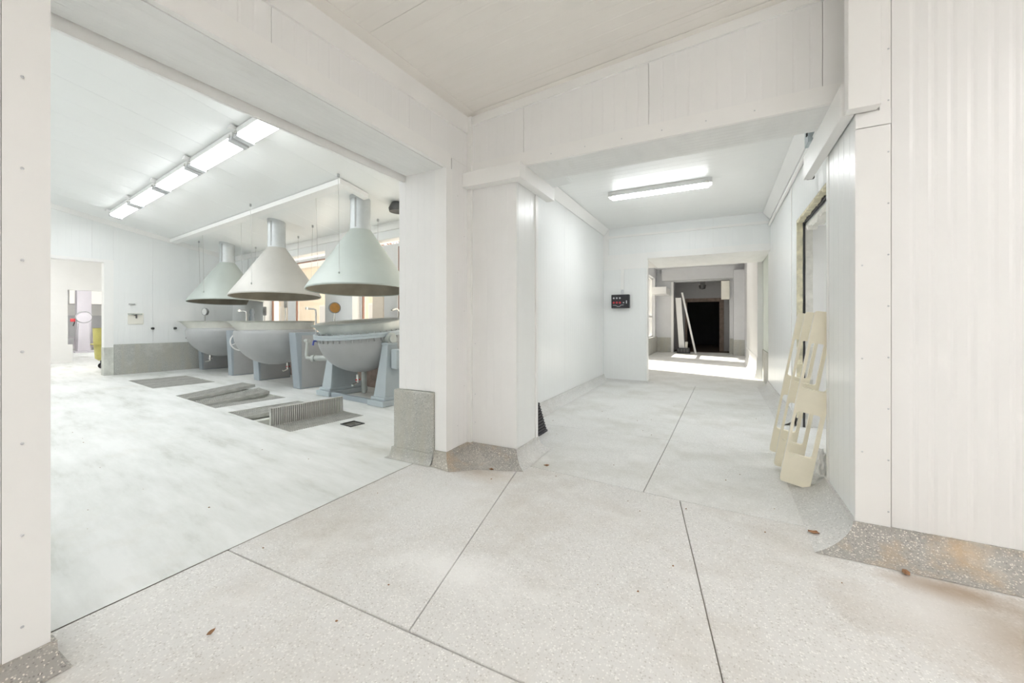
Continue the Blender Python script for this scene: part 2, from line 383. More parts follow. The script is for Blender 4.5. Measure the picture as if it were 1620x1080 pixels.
# ---------------- wall_left: foreground pillar, header over the wide opening, pier
wl = struct('wall_left')
MB().box(-2.45, -3.5, 0, -2.045, 0.45, 4.9).build('core', CORE, wl)
MB().box(-2.45, 0.45, 2.485, -2.012, 2.66, 4.9).build('header_core', CORE, wl)
MB().box(-2.52, 2.655, 0, -2.012, 3.45, 4.6).build('pier_core', CORE, wl)
panels(wl, PANEL, (-2.045, 0, 0), (0, 1, 0), (0, 0, 1), (1, 0, 0), -3.5, 0.36, 0.1, 3.3, rib=0.11, dep=0.001)
MB().box(-2.46, 0.36, 0.1, -2.028, 0.464, 3.3).build('corner_trim', TRIM, wl)
panels(wl, PANEL, (-2.012, 0, 0), (0, 1, 0), (0, 0, 1), (1, 0, 0), 0.45, 2.97, 2.58, 2.92, rib=0.07, off=0.2)
MB().box(-2.03, 0.46, 2.478, -1.995, 2.70, 2.60).build('header_edge_trim', TRIM, wl)
panels(wl, SOFFIT, (0, 0, 2.485), (1, 0, 0), (0, 1, 0), (0, 0, -1), -2.44, -2.03, 0.46, 2.655, pw=0.5, rib=0.05, dep=0.0012, name='soffit_panel')
MB().box(-2.475, 0.46, 2.42, -2.453, 2.66, 2.60).build('back_edge_trim', TRIM, wl)
def cz(x, y): return 3.03 + 0.07 * (x + 1.9) + 0.05 * (y - 2.95)
MB().hexa([(-2.01, -3.5, cz(-2, -3.5) - 0.15), (-1.985, -3.5, cz(-2, -3.5) - 0.15), (-1.985, 2.97, cz(-2, 2.97) - 0.15), (-2.01, 2.97, cz(-2, 2.97) - 0.15)],
          [(-2.01, -3.5, cz(-2, -3.5)), (-1.985, -3.5, cz(-2, -3.5)), (-1.985, 2.97, cz(-2, 2.97)), (-2.01, 2.97, cz(-2, 2.97))]).build('ceiling_trim', TRIM, wl)
# pier faces
panels(wl, PANEL, (0, 2.655, 0), (1, 0, 0), (0, 0, 1), (0, -1, 0), -2.52, -2.11, 0.605, 2.48, rib=0.07)
MB().box(-2.115, 2.637, 0.12, -1.996, 2.72, 2.48).build('corner_trim', TRIM, wl)
panels(wl, PANEL, (-2.012, 0, 0), (0, 1, 0), (0, 0, 1), (1, 0, 0), 2.72, 2.955, 0.12, 2.577, rib=0.07)
mbp = MB().box(-2.56, 2.615, 0.0, -2.118, 3.44, 0.60); mbp.build('terrazzo_plinth', PLINTH, wl, bevel=0.012)
cove(wl, [(-2.56, 3.30), (-2.56, 2.615), (-2.118, 2.615)], -1, PLINTH, h=0.09, d=0.045)
cove(wl, [(-2.118, 2.637), (-1.998, 2.637), (-1.998, 2.957), (-1.512, 2.957), (-1.512, 3.392), (-2.098, 3.392), (-2.098, 8.04)], -1, [COVE_P, COVE_B, COVE_B, COVE_G, COVE_G, COVE_G], h=0.118, d=[0.05, 0.08, 0.25, 0.12, 0.10, 0.16, 0.12])
cove(wl, [(-2.03, -3.5), (-2.03, 0.465), (-2.46, 0.465)], -1, COVE_B, h=0.102, d=0.03)
rivets(wl, [(-1.9985, 2.80 + 0.1 * (k % 2), 0.3 + 0.33 * k) for k in range(7)] + [(-2.02, 0.40, 0.2 + 0.3 * k) for k in range(8)], (1, 0, 0), r=0.005)

# ---------------- wall_front: header over the corridor and the column
wf = struct('wall_front')
MB().box(-2.012, 2.985, 2.51, 0.80, 3.36, 3.6).build('header_core', CORE, wf)
MB().box(-2.05, 2.988, 0, -1.53, 3.375, 2.515).build('column_core', CORE, wf)
panels(wf, PANEL, (0, 2.985, 0), (1, 0, 0), (0, 0, 1), (0, -1, 0), -2.0, 0.66, 2.60, lambda a: cz(a, 2.97) - 0.05, rib=0.085, off=-0.45)
MB().box(-2.0, 2.966, 2.497, 0.66, 2.99, 2.61).build('header_edge_trim', TRIM, wf)
panels(wf, SOFFIT, (0, 0, 2.51), (0, 1, 0), (1, 0, 0), (0, 0, -1), 2.99, 3.36, -1.52, 0.66, pw=0.5, rib=0.05, dep=0.0012, name='soffit_panel')
MB().hexa([(-2.0, 2.955, cz(-2, 2.97) - 0.075), (0.7, 2.955, cz(0.7, 2.97) - 0.075), (0.7, 2.985, cz(0.7, 2.97) - 0.075), (-2.0, 2.985, cz(-2, 2.97) - 0.075)],
          [(-2.0, 2.955, cz(-2, 2.97)), (0.7, 2.955, cz(0.7, 2.97)), (0.7, 2.985, cz(0.7, 2.97)), (-2.0, 2.985, cz(-2, 2.97))]).build('ceiling_trim', TRIM, wf)
MB().box(-2.0, 2.94, 2.5, -1.955, 2.985, 3.03).build('corner_trim', TRIM, wf)
MB().box(-2.0, 2.945, 0.12, -1.96, 2.985, 2.4).build('corner_trim', TRIM, wf)
panels(wf, PANEL, (0, 2.985, 0), (1, 0, 0), (0, 0, 1), (0, -1, 0), -1.96, -1.515, 0.12, 2.5, rib=0.07, dep=0.0006)
panels(wf, PANEL_COOL, (-1.53, 0, 0), (0, 1, 0), (0, 0, 1), (1, 0, 0), 2.985, 3.36, 0.12, 2.5, pw=0.5, rib=0.12)
MB().box(-1.55, 3.35, 0.10, -1.505, 3.392, 2.5).build('corner_trim', TRIM, wf)
rivets(wf, [(-1.93, 2.971, z) for z in (0.3, 0.55, 1.0)] + [(-1.2 + 0.28 * k, 2.964, 2.55) for k in range(6)], (0, -1, 0), r=0.005)

# ---------------- wall_right
wr = struct('wall_right')
MB().box(0.67, 2.775, 0, 4.5, 3.1, 3.8).build('core', CORE, wr)
MB().box(0.67, 3.05, 0, 1.10, 3.42, 3.8).build('pillar_core', CORE, wr)
panels(wr, PANEL, (0, 2.775, 0), (1, 0, 0), (0, 0, 1), (0, -1, 0), 0.80, 4.5, 0.12, 3.6, pw=1.12, off=0.80, rib=0.07, dep=0.0022, groove=0.036, slope=0.013)
MB().box(0.652, 2.757, 0.12, 0.796, 2.78, 2.235).build('pillar_face_trim', TRIM, wr)
MB().box(0.652, 2.752, 2.238, 0.796, 2.78, 2.315).build('pillar_head_trim', TRIM, wr)
MB().box(0.752, 2.757, 2.315, 0.796, 2.78, 3.35).build('corner_trim', TRIM, wr)
panels(wr, PANEL_COOL, (0.67, 0, 0), (0, 1, 0), (0, 0, 1), (-1, 0, 0), 2.775, 3.40, 0.11, 2.52, pw=0.7, rib=0.12, dep=0.0012)
MB().box(0.655, 3.37, 0.11, 0.70, 3.425, 2.42).build('corner_trim', TRIM, wr)
cove(wr, [(4.5, 2.758), (1.75, 2.758), (0.652, 2.758), (0.655, 3.425), (0.776, 3.425), (0.776, 4.08)], 1, [COVE_B, COVE_B, COVE_G, COVE_G, COVE_G], h=0.118, d=0.20)
rivets(wr, [(0.786, 2.755, 0.2 + 0.27 * k) for k in range(11)] + [(0.68, 2.755, 0.5 + 0.5 * k) for k in range(3)], (0, -1, 0), r=0.005)

# ---------------- corridor: left wall, right wall with torn doorway, end wall, ceiling
wcl = struct('wall_corridor_left')
MB().box(-2.28, 3.38, 0, -2.112, 8.06, 3.2).build('core', CORE, wcl)
panels(wcl, PANEL_COOL, (-2.112, 0, 0), (0, 1, 0), (0, 0, 1), (1, 0, 0), 3.39, 8.05, 0.08, 3.07, pw=1.15, rib=0.1, dep=0.0015)
MB().hexa([(-2.104, 3.37, 2.955), (-2.085, 3.37, 2.945), (-2.085, 8.03, 2.945), (-2.104, 8.03, 2.955)], [(-2.0, 3.37, 3.079), (-1.985, 3.37, 3.065), (-1.985, 8.03, 3.065), (-2.0, 8.03, 3.079)]).build('ceiling_trim', TRIM, wcl)
wcr = struct('wall_corridor_right')
def rwall(y0, y1, z0, z1):
    MB().box(0.79, y0, z0, 0.838, y1, z1).build('core', CORE, wcr)
    panels(wcr, PANEL_COOL, (0.79, 0, 0), (0, 1, 0), (0, 0, 1), (-1, 0, 0), y0, y1, z0 + (0.1 if z0 == 0 else 0), z1, pw=1.1, rib=0.1, dep=0.0015)
rwall(3.40, 4.08, 0, 3.08); rwall(4.08, 5.50, 2.345, 3.08); rwall(5.50, 8.42, 0, 3.08)
cove(wcr, [(0.778, 5.50), (0.778, 8.42)], 1, COVE_G, h=0.13, d=0.16)
MB().box(0.865, 3.42, 0, 1.6, 4.05, 3.3).box(0.865, 5.53, 0, 1.6, 8.42, 3.3).box(0.865, 4.05, 2.27, 1.6, 5.53, 3.3).build('masonry', WHITEP, wcr)
MB().box(0.77, 5.80, 0.1, 0.782, 5.84, 2.95).build('panel_joint', TRIM, wcr)
MB().hexa([(0.78, 8.03, 2.955), (0.762, 8.03, 2.945), (0.762, 3.38, 2.945), (0.78, 3.38, 2.955)], [(0.68, 8.03, 3.079), (0.665, 8.03, 3.065), (0.665, 3.38, 3.065), (0.68, 3.38, 3.079)]).build('ceiling_trim', TRIM, wcr)
# room behind the torn doorway
MB().box(1.6, 3.4, 0, 3.4, 3.5, 3.0).box(1.6, 6.6, 0, 3.4, 6.7, 3.0).box(3.3, 3.4, 0, 3.4, 6.7, 3.0).box(1.6, 3.4, 2.9, 3.4, 6.7, 3.0).box(1.6, 3.4, -0.1, 3.4, 6.7, 0.0).build('side_room_wall', WHITEP, wcr)
# broken door edges: ragged foam and plaster strips
dr = struct('door_1')
def ragged(a0, a1, along, fixed, depth, wmin, wmax, mat, name, step=0.05, sgn=1):
    mb = MB(); n = int((a1 - a0) / step); pv = random.uniform(wmin, wmax)
    pts = []
    for i in range(n + 1):
        pts.append((a0 + (a1 - a0) * i / n, random.uniform(wmin, wmax)))
    for i in range(n):
        (p, w), (q, u) = pts[i], pts[i + 1]
        if along == 'z':
            x0, x1 = depth
            mb.hexa([(x0, fixed, p), (x1, fixed, p), (x1, fixed - sgn * w, p), (x0, fixed - sgn * w, p)], [(x0, fixed, q), (x1, fixed, q), (x1, fixed - sgn * u, q), (x0, fixed - sgn * u, q)])
        else:
            x0, x1 = depth
            mb.hexa([(x0, p, fixed - w), (x1, p, fixed - w), (x1, q, fixed - u), (x0, q, fixed - u)], [(x0, p, fixed), (x1, p, fixed), (x1, q, fixed), (x0, q, fixed)])
    return mb.build(name, mat, dr)
ragged(0.1, 2.345, 'z', 5.50, (0.781, 0.836), 0.004, 0.03, FOAM, 'torn_foam_edge')
ragged(4.08, 5.5, 'y', 2.345, (0.781, 0.836), 0.005, 0.04, FOAM, 'torn_foam_edge')
ragged(0.0, 2.27, 'z', 5.53, (0.862, 0.93), 0.02, 0.05, MASON, 'plaster_edge', 0.09)
ragged(4.05, 5.53, 'y', 2.28, (0.862, 0.95), 0.02, 0.10, MASON, 'plaster_edge', 0.07)
MB().box(0.840, 5.495, 0.0, 0.860, 5.56, 2.33).box(0.840, 4.0, 2.30, 0.860, 5.56, 2.36).build('open_gap', SHADE_DARK, dr)  # dark strips stand for the shade inside the gap
we = struct('wall_end')
MB().box(-2.28, 8.062, 0, -1.257, 8.16, 3.2).box(-2.28, 8.16, 2.432, -1.257, 9.6, 3.2).build('core', CORE, we)
MB().box(-1.257, 8.062, 2.432, 0.80, 9.6, 3.2).build('header_core', CORE, we)
panels(we, PANEL_COOL, (0, 8.062, 0), (1, 0, 0), (0, 0, 1), (0, -1, 0), -2.1, -1.245, 0.03, 2.24, pw=1.0, rib=0.1, off=-2.1)
panels(we, PANEL_COOL, (0, 8.062, 0), (1, 0, 0), (0, 0, 1), (0, -1, 0), -2.1, 0.78, 2.53, 2.88, pw=1.0, rib=0.1, off=-2.1)
panels(we, PANEL_COOL, (0, 8.062, 0), (1, 0, 0), (0, 0, 1), (0, -1, 0), -2.1, 0.78, 2.92, 3.08, pw=1.0, rib=0, off=-2.1)
MB().box(-2.1, 8.02, 2.88, 0.78, 8.055, 2.92).build('cross_trim', TRIM, we)
MB().box(-2.1, 8.035, 2.24, -1.235, 8.06, 2.535).build('capital_trim', TRIM, we)
MB().box(-2.1, 8.025, 2.44, -1.99, 8.06, 3.07).build('corner_trim', TRIM, we)
MB().box(-1.24, 8.035, 2.42, 0.78, 8.065, 2.54).build('header_edge_trim', TRIM, we)
panels(we, SOFFIT, (0, 0, 2.432), (0, 1, 0), (1, 0, 0), (0, 0, -1), 8.06, 9.6, -1.25, 0.78, pw=0.5, rib=0.1, name='soffit_panel')
MB().box(-1.262, 8.04, 0.03, -1.238, 8.165, 2.42).build('jamb_trim', TRIM, we)
cove(we, [(-2.1, 8.05), (-1.245, 8.05), (-1.245, 8.16)], -1, COVE_G, h=0.035, d=0.1)
MB().box(0.80, 8.42, 0, 1.3, 9.62, 3.2).build('green_jamb', GREENW, we)
MB().box(0.785, 8.44, 0, 0.80, 9.6, 0.62).build('terrazzo_plinth', PLINTH, we)
cl = struct('ceiling_corridor')
MB().box(-2.28, 3.36, 3.09, 1.0, 8.07, 3.25).build('core', CORE, cl)
panels(cl, CEIL_L, (0, 0, 3.09), (0, 1, 0), (1, 0, 0), (0, 0, -1), 3.36, 8.05, -2.1, 0.79, pw=0.95, off=5.83, rib=0.12, dep=0.001)

# ---------------- foreground ceiling and closing walls behind the camera
cf = struct('ceiling_front')
MB().hexa([(-2.05, -3.5, cz(-2.05, -3.5) + 0.014), (4.5, -3.5, cz(4.5, -3.5) + 0.014), (4.5, 3.0, cz(4.5, 3.0) + 0.014), (-2.05, 3.0, cz(-2.05, 3.0) + 0.014)],
          [(-2.05, -3.5, 3.9), (4.5, -3.5, 3.9), (4.5, 3.0, 3.9), (-2.05, 3.0, 3.9)]).build('core', CORE, cf)
U = Vector((0, 1, 0.05)); V = Vector((1, 0, 0.07)); N = U.cross(V).normalized()
panels(cf, CEIL, (0, 0, cz(0, 0) + 0.012), U, V, N, -3.5, 2.98, -2.01, 4.5, pw=1.0, off=1.74, rib=0.105, dep=0.002, groove=0.02)
MB().hexa([(-2.0, -3.5, cz(-2, -3.5) - 0.004), (-1.90, -3.5, cz(-1.9, -3.5) - 0.004), (-1.90, 2.97, cz(-1.9, 2.97) - 0.004), (-2.0, 2.97, cz(-2, 2.97) - 0.004)],
          [(-2.0, -3.5, cz(-2, -3.5)), (-1.90, -3.5, cz(-1.9, -3.5)), (-1.90, 2.97, cz(-1.9, 2.97)), (-2.0, 2.97, cz(-2, 2.97))]).build('edge_trim', CEIL, cf)
MB().hexa([(-1.95, 2.90, cz(-1.95, 2.90) - 0.004), (4.5, 2.90, cz(4.5, 2.9) - 0.004), (4.5, 2.97, cz(4.5, 2.97) - 0.004), (-1.95, 2.97, cz(-1.95, 2.97) - 0.004)],
          [(-1.95, 2.90, cz(-1.95, 2.9)), (4.5, 2.90, cz(4.5, 2.9)), (4.5, 2.97, cz(4.5, 2.97)), (-1.95, 2.97, cz(-1.95, 2.97))]).build('edge_trim', CEIL, cf)
wb = struct('wall_back')
MB().box(-2.45, -3.7, 0, 4.6, -3.5, 3.9).box(4.5, -3.6, 0, 4.7, 3.1, 3.9).build('core', PANEL, wb)

# ---------------- kettle room shell (local, turned frame)
wk = struct('wall_kettle_room_end', True)
XF = -12.35
def roofcap(y): return lroof(y) + 0.3
# far wall with the doorway
MB().box(XF - 0.22, 2.05, 0, XF - 0.012, 4.75, 4.6).box(XF - 0.22, -3.0, 0, XF - 0.012, 0.75, 5.0).box(XF - 0.22, 0.75, 2.52, XF - 0.012, 2.05, 5.0).build('core', CORE, wk)
panels(wk, PANEL_COOL, (XF - 0.012, 0, 0), (0, 1, 0), (0, 0, 1), (1, 0, 0), 2.19, 4.5, 0.67, lambda a: lroof(a) + 0.02, pw=1.0, off=2.86, rib=0.1, dep=0.0008)
panels(wk, PANEL_COOL, (XF - 0.012, 0, 0), (0, 1, 0), (0, 0, 1), (1, 0, 0), 0.75, 2.19, 2.54, lambda a: lroof(a) + 0.02, pw=1.0, off=2.86, rib=0.1, dep=0.0008)
panels(wk, PANEL_COOL, (XF - 0.012, 0, 0), (0, 1, 0), (0, 0, 1), (1, 0, 0), -3.0, 0.75, 0.1, lambda a: lroof(a) + 0.02, pw=1.0, off=2.86, rib=0.1, dep=0.0008)
MB().box(XF - 0.23, 2.04, 0, XF + 0.012, 2.19, 2.56).box(XF - 0.23, 0.75, 2.50, XF + 0.012, 2.04, 2.56).build('door_jamb', TRIM, wk)
MB().box(XF - 0.232, 2.036, 0, XF + 0.016, 2.192, 0.62).build('jamb_plinth', PITM, wk)
MB().box(XF - 0.02, 2.195, 0, XF + 0.04, 4.5, 0.68).build('terrazzo_plinth', PLINTH, wk)
s3 = 3.0
MB().hexa([(XF - 0.01, -3, lroof(-3) - 0.10), (XF + 0.03, -3, lroof(-3) - 0.10), (XF + 0.03, 4.5, lroof(4.5) - 0.10), (XF - 0.01, 4.5, lroof(4.5) - 0.10)],
          [(XF - 0.01, -3, lroof(-3)), (XF + 0.05, -3, lroof(-3)), (XF + 0.05, 4.5, lroof(4.5)), (XF - 0.01, 4.5, lroof(4.5))]).build('ceiling_trim', TRIM, wk)
ww = struct('wall_window_side', True)
YW = 4.5; WT = 0.26
WINS = [(-10.55, -7.80), (-6.85, -3.95)]; WZ0, WZ1 = 0.85, 2.66
mb = MB(); xe = -3.1
edges = [-12.6, -10.55, -7.80, -6.85, -3.95, xe]
for i in (0, 2, 4): mb.box(edges[i], YW + 0.012, 0, edges[i + 1], YW + WT, 3.4)
for a, b in WINS: mb.box(a, YW + 0.012, 0, b, YW + WT, WZ0).box(a, YW + 0.012, WZ1, b, YW + WT, 3.4)
mb.build('core', PANEL_COOL, ww)
for i in (0, 2, 4): panels(ww, PANEL_COOL, (0, YW + 0.012, 0), (1, 0, 0), (0, 0, 1), (0, -1, 0), edges[i] + (0.25 if i == 0 else 0), edges[i + 1], 0.68, 2.93, pw=1.0, off=edges[i], rib=0.1)
for a, b in WINS: panels(ww, PANEL_COOL, (0, YW + 0.012, 0), (1, 0, 0), (0, 0, 1), (0, -1, 0), a, b, WZ1, 2.93, pw=1.4, off=a, rib=0.1)
MB().box(-12.3, YW - 0.03, 2.80, xe, YW + 0.0, 2.935).build('ceiling_trim', TRIM, ww)
MB().box(-12.3, YW - 0.04, 0, xe, YW, 0.68).build('terrazzo_plinth', BROWN, ww)
def window(n, a, b, y, z0, z1, mull):
    w = struct('window_%d' % n, True)
    t = 0.055; ya, yb2 = y, y + 0.07
    MB().box(a, ya, z0, b, yb2, z0 + t).box(a, ya, z1 - t, b, yb2, z1).box(a, ya, z0, a + t, yb2, z1).box(b - t, ya, z0, b, yb2, z1).build('frame', FRAMEW, w)
    m0, m1 = mull
    MB().box(m0, ya - 0.03, z0 + t, m0 + (m1 - m0) * 0.45, yb2, z1 - t).build('mullion', PEACH, w)  # orange sunlight on this half of the mullion put into its colour
    MB().box(m0 + (m1 - m0) * 0.45, ya - 0.01, z0 + t, m1, yb2, z1 - t).build('mullion', FRAMEW, w)
    for (p, q) in ((a + t, m0), (m1, b - t)):
        s = 0.022; y0, y1 = ya + 0.005, ya + 0.045
        MB().box(p, y0, z0 + t, q, y1, z0 + t + s).box(p, y0, z1 - t - s, q, y1, z1 - t).box(p, y0, z0 + t, p + s, y1, z1 - t).box(q - s, y0, z0 + t, q, y1, z1 - t).build('sash', BROWNF, w)
        MB().box(p + s, ya + 0.02, z0 + t + s, q - s, ya + 0.026, z1 - t - s).build('pane', GLASS, w)
    MB().box(a - 0.03, YW - 0.05, z0 - 0.04, b + 0.03, y + 0.02, z0).build('window_sill', TRIM, w)
window(1, -10.55, -7.80, YW + 0.17, WZ0, WZ1 - 0.06, (-9.95, -9.32))
window(2, -6.85, -3.95, YW + 0.17, WZ0, WZ1 - 0.06, (-6.42, -5.72))
wn = struct('wall_kettle_room_near', True)
MB().box(-12.6, -3.2, 0, -2.0, -3.0, 5.2).build('core', PANEL, wn)
ck = struct('ceiling_kettle_room', True)
def xr(y): return (-2.462 - y * SP) / CP
yA, yB = -3.1, 4.6
MB().hexa([(-12.55, yA, lroof(yA) + 0.014), (xr(yA) + 0.2, yA, lroof(yA) + 0.014), (xr(yB) + 0.2, yB, lroof(yB) + 0.014), (-12.55, yB, lroof(yB) + 0.014)],
          [(-12.55, yA, 5.3), (xr(yA) + 0.2, yA, 5.3), (xr(yB) + 0.2, yB, 5.3), (-12.55, yB, 5.3)]).build('core', CORE, ck)
V = Vector((0, 1, -0.2117)); U = Vector((1, 0, 0)); N = V.cross(U).normalized()
if N.z > 0: N = -N
panels(ck, CEIL_L, (0, 0, lroof(0) + 0.012), U, V, N, XF, -2.2, -3.0, 4.5, pw=1.03, rib=0.515, dep=0.0015, groove=0.03)
# rooms beyond the doorway
wrm = struct('wall_store', True)
XS = -17.2
MB().box(XS - 0.2, -1.0, 0, XS, 2.10, 3.3).box(XS - 0.2, 2.10, 2.12, XS, 5.8, 3.3).box(XS - 0.2, 4.6, 0, XS, 5.8, 3.3).box(XS - 0.2, 2.1, 0, XS + 0.0, 2.2, 0.52).build('partition', WHITEP, wrm)
MB().box(XS, -1.2, 0, XF - 0.22, -1.0, 3.3).box(XS, 5.6, 0, XF - 0.22, 5.8, 3.3).box(XS - 0.2, -1.2, 3.2, XF - 0.22, 5.8, 3.4).build('shell', WHITEP, wrm)
XE = -26.0
MB().box(XE, 0.8, 0, XS - 0.2, 1.0, 3.4).box(XE, 6.4, 0, XS - 0.2, 6.6, 3.4).box(XE - 0.2, 0.8, 3.2, XS - 0.2, 6.6, 3.4).build('far_shell', WHITEP, wrm)
MB().box(XE - 0.2, 0.8, 0, XE, 6.6, 1.95).box(XE - 0.2, 0.8, 2.62, XE, 6.6, 3.4).box(XE - 0.2, 0.8, 1.95, XE, 3.2, 2.62).box(XE - 0.2, 3.42, 1.95, XE, 3.80, 2.62).box(XE - 0.2, 5.6, 1.95, XE, 6.6, 2.62).build('far_end', GREYWL, wrm)
MB().box(XE, 1.0, 1.46, XE + 0.02, 6.4, 1.93).build('far_band', WHITEP, wrm)
MB().box(XE, 1.0, 0, XE + 0.03, 6.4, 0.52).build('far_plinth', SCALEM, wrm)
wst = struct('window_3', True)
for a, b in ((3.2, 3.42), (3.80, 4.7), (4.7, 5.6)):
    MB().box(XE - 0.1, a, 1.95, XE - 0.06, b, 1.99).box(XE - 0.1, a, 2.58, XE - 0.06, b, 2.62).box(XE - 0.1, a, 1.99, XE - 0.06, a + 0.03, 2.58).box(XE - 0.1, b - 0.03, 1.99, XE - 0.06, b, 2.58).build('frame', FRAMEW, wst)
    MB().box(XE - 0.085, a + 0.03, 1.99, XE - 0.08, b - 0.03, 2.58).build('pane', GLASS, wst)

# ---------------- far room beyond the corridor
wfar = struct('wall_far_room')
YB = 16.5
MB().box(0.70, 9.62, 0, 1.0, 13.2, 3.4).build('white_pier', WHITEP, wfar)
MB().box(0.78, 13.2, 0, 1.0, YB, 3.4).build('right_wall', GREYWL, wfar)
cove(wfar, [(1.0, 9.62), (0.70, 9.62), (0.70, 13.2)], 1, WHITEP, h=0.45, d=0.08)
MB().box(0.45, 15.9, 0.55, 0.80, YB, 3.0).build('corner_pilaster', GREYWL, wfar)
MB().box(0.44, 15.88, 0, 0.80, YB, 0.55).build('terrazzo_plinth', PLINTH, wfar)
MB().box(-2.4, YB, 0, -1.57, YB + 0.4, 3.4).box(0.33, YB, 0, 1.0, YB + 0.4, 3.4).box(-1.57, YB, 2.72, 0.33, YB + 0.4, 3.4).build('back_wall', GREYWL, wfar)
MB().box(-2.4, YB - 0.03, 0, -1.60, YB, 0.57).box(0.33, YB - 0.03, 0, 0.46, YB, 0.57).build('terrazzo_plinth', PLINTH, wfar)
MB().box(-1.98, YB - 0.25, 2.76, 0.78, YB, 3.22).build('beam', GREYWL, wfar)
MB().box(-1.66, YB - 0.06, 0, -1.57, YB + 0.1, 2.72).build('door_edge', WHITEP, wfar)
# left wall with a wide glazed opening (sun) and a window
MB().box(-2.45, 8.1, 0, -2.2, 10.6, 3.4).box(-2.45, 13.1, 0, -2.2, 13.7, 3.4).box(-2.45, 13.7, 0, -2.2, 14.55, 3.4).box(-2.45, 16.05, 0, -2.2, YB, 3.4).box(-2.45, 10.6, 2.85, -2.2, 16.05, 3.4).box(-2.45, 10.6, 0, -2.2, 13.1, 0.10).box(-2.45, 14.55, 0, -2.2, 16.05, 0.6).build('left_wall', GREYWL, wfar)
MB().box(-2.21, 13.7, 0, -2.18, YB, 0.6).build('terrazzo_plinth', PLINTH, wfar)
MB().box(-2.2, 15.2, 2.2, -1.7, YB, 2.45).build('duct_casing', WHITEP, wfar)
w4 = struct('window_4')
for (a, b, z0, z1, nd) in ((10.6, 13.1, 0.10, 2.85, 2), (14.55, 16.05, 0.6, 2.85, 1)):
    m = MB(); t = 0.05
    m.box(-2.36, a, z0, -2.30, b, z0 + t).box(-2.36, a, z1 - t, -2.30, b, z1).box(-2.36, a, z0, -2.30, a + t, z1).box(-2.36, b - t, z0, -2.30, b, z1)
    for k in range(1, nd): yk = a + (b - a) * k / nd; m.box(-2.36, yk - 0.03, z0, -2.30, yk + 0.03, z1)
    if nd == 1: m.box(-2.36, a, 1.35, -2.30, b, 1.41)
    m.build('frame', FRAMEW, w4)
    MB().box(-2.335, a + t, z0 + t, -2.33, b - t, z1 - t).build('pane', GLASS, w4)
cfar = struct('ceiling_far_room')
MB().box(-2.45, 9.6, 3.22, 1.0, YB + 0.4, 3.5).build('core', GREYWL, cfar)
wv = struct('wall_vestibule')
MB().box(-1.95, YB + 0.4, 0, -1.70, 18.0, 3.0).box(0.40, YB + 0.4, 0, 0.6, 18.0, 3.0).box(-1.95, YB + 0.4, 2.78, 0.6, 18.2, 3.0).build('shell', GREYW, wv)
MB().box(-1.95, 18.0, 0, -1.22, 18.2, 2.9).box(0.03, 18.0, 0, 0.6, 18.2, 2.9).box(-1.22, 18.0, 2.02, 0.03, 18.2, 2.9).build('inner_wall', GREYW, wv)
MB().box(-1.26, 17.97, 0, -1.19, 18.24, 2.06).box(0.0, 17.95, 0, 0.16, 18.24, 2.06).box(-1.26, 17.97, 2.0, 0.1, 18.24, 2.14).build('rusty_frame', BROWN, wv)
MB().box(-2.5, 18.2, 0, -1.8, 23, 2.8).box(0.9, 18.2, 0, 1.2, 23, 2.8).box(-2.5, 22.8, 0, 1.2, 23, 2.8).box(-2.5, 18.2, 2.6, 1.2, 23, 2.8).build('cold_room_shell', SHADE_DARK, wv)
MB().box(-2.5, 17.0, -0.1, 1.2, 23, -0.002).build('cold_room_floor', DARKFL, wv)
panels(wv, SHADE_DARK, (0, 22.8, 0), (1, 0, 0), (0, 0, 1), (0, -1, 0), -1.8, 0.9, 0.1, 2.6, pw=0.9, rib=0.15)

# outside
yard = struct('floor_yard', True)
MB().prism([(-45, 4.77), (-3.3, 4.77), (-8.2, 30), (-45, 30)], -0.2, -0.15).build('ground', GROUND, yard)
MB().box(-46, -6, -0.2, -26.25, 30, -0.15).build('ground', GROUND, yard)

# ================================================================== THINGS
# ---------------- ceiling lamps, seen ones and added fill lamps
def fixture(name, label, length, w, h, mat, loc, rot, group=None, cat='lamp', caps=0):
    t = thing(name, label, cat, loc, 0, group); t.rotation_euler = rot
    # local: runs along x, hangs below z=0
    MB().box(0, -w / 2, -h * 0.66, length, w / 2, 0).build('housing', WHITEP, t, bevel=0.006)
    n = 8; prof = []
    for k in range(n + 1):
        a = PI * k / n; prof.append((-w * 0.47 * math.cos(a), -h * 0.655 - h * 0.345 * math.sin(a) ** 0.8))
    vs = [(0.05, y, z) for y, z in prof] + [(length - 0.05 - (caps and caps - 0.05), y, z) for y, z in prof]
    fs = [(k, k + 1, n + 2 + k, n + 1 + k) for k in range(n)] + [tuple(range(n + 1)), tuple(range(n + 1, 2 * n + 2))]
    MB().add(vs, fs).build('diffuser', mat, t)
    if caps:
        for e in (0.0, length - caps): MB().box(e, -w / 2 + 0.004, -h * 1.02, e + caps, w / 2 - 0.004, -h * 0.6).build('end_cap', GREYWL, t, bevel=0.008)
    for e in (0.06, length - 0.06):
        for s in (-1, 1): MB().box(e - 0.02, s * w / 2 - 0.012, -h * 0.74, e + 0.02, s * w / 2 + 0.012, -h * 0.45).build('clip', CHROME, t)
    return t
roof_tilt = -math.atan(0.2117)
names5 = ['fluorescent lamp at the far end of the kettle room lamp row', 'second fluorescent lamp from the far end of the sloped ceiling row',
          'middle fluorescent lamp of the five on the sloped ceiling', 'fourth fluorescent lamp from the far end, next to the cut-off one',
          'nearest fluorescent lamp of the row, half hidden by the white header']
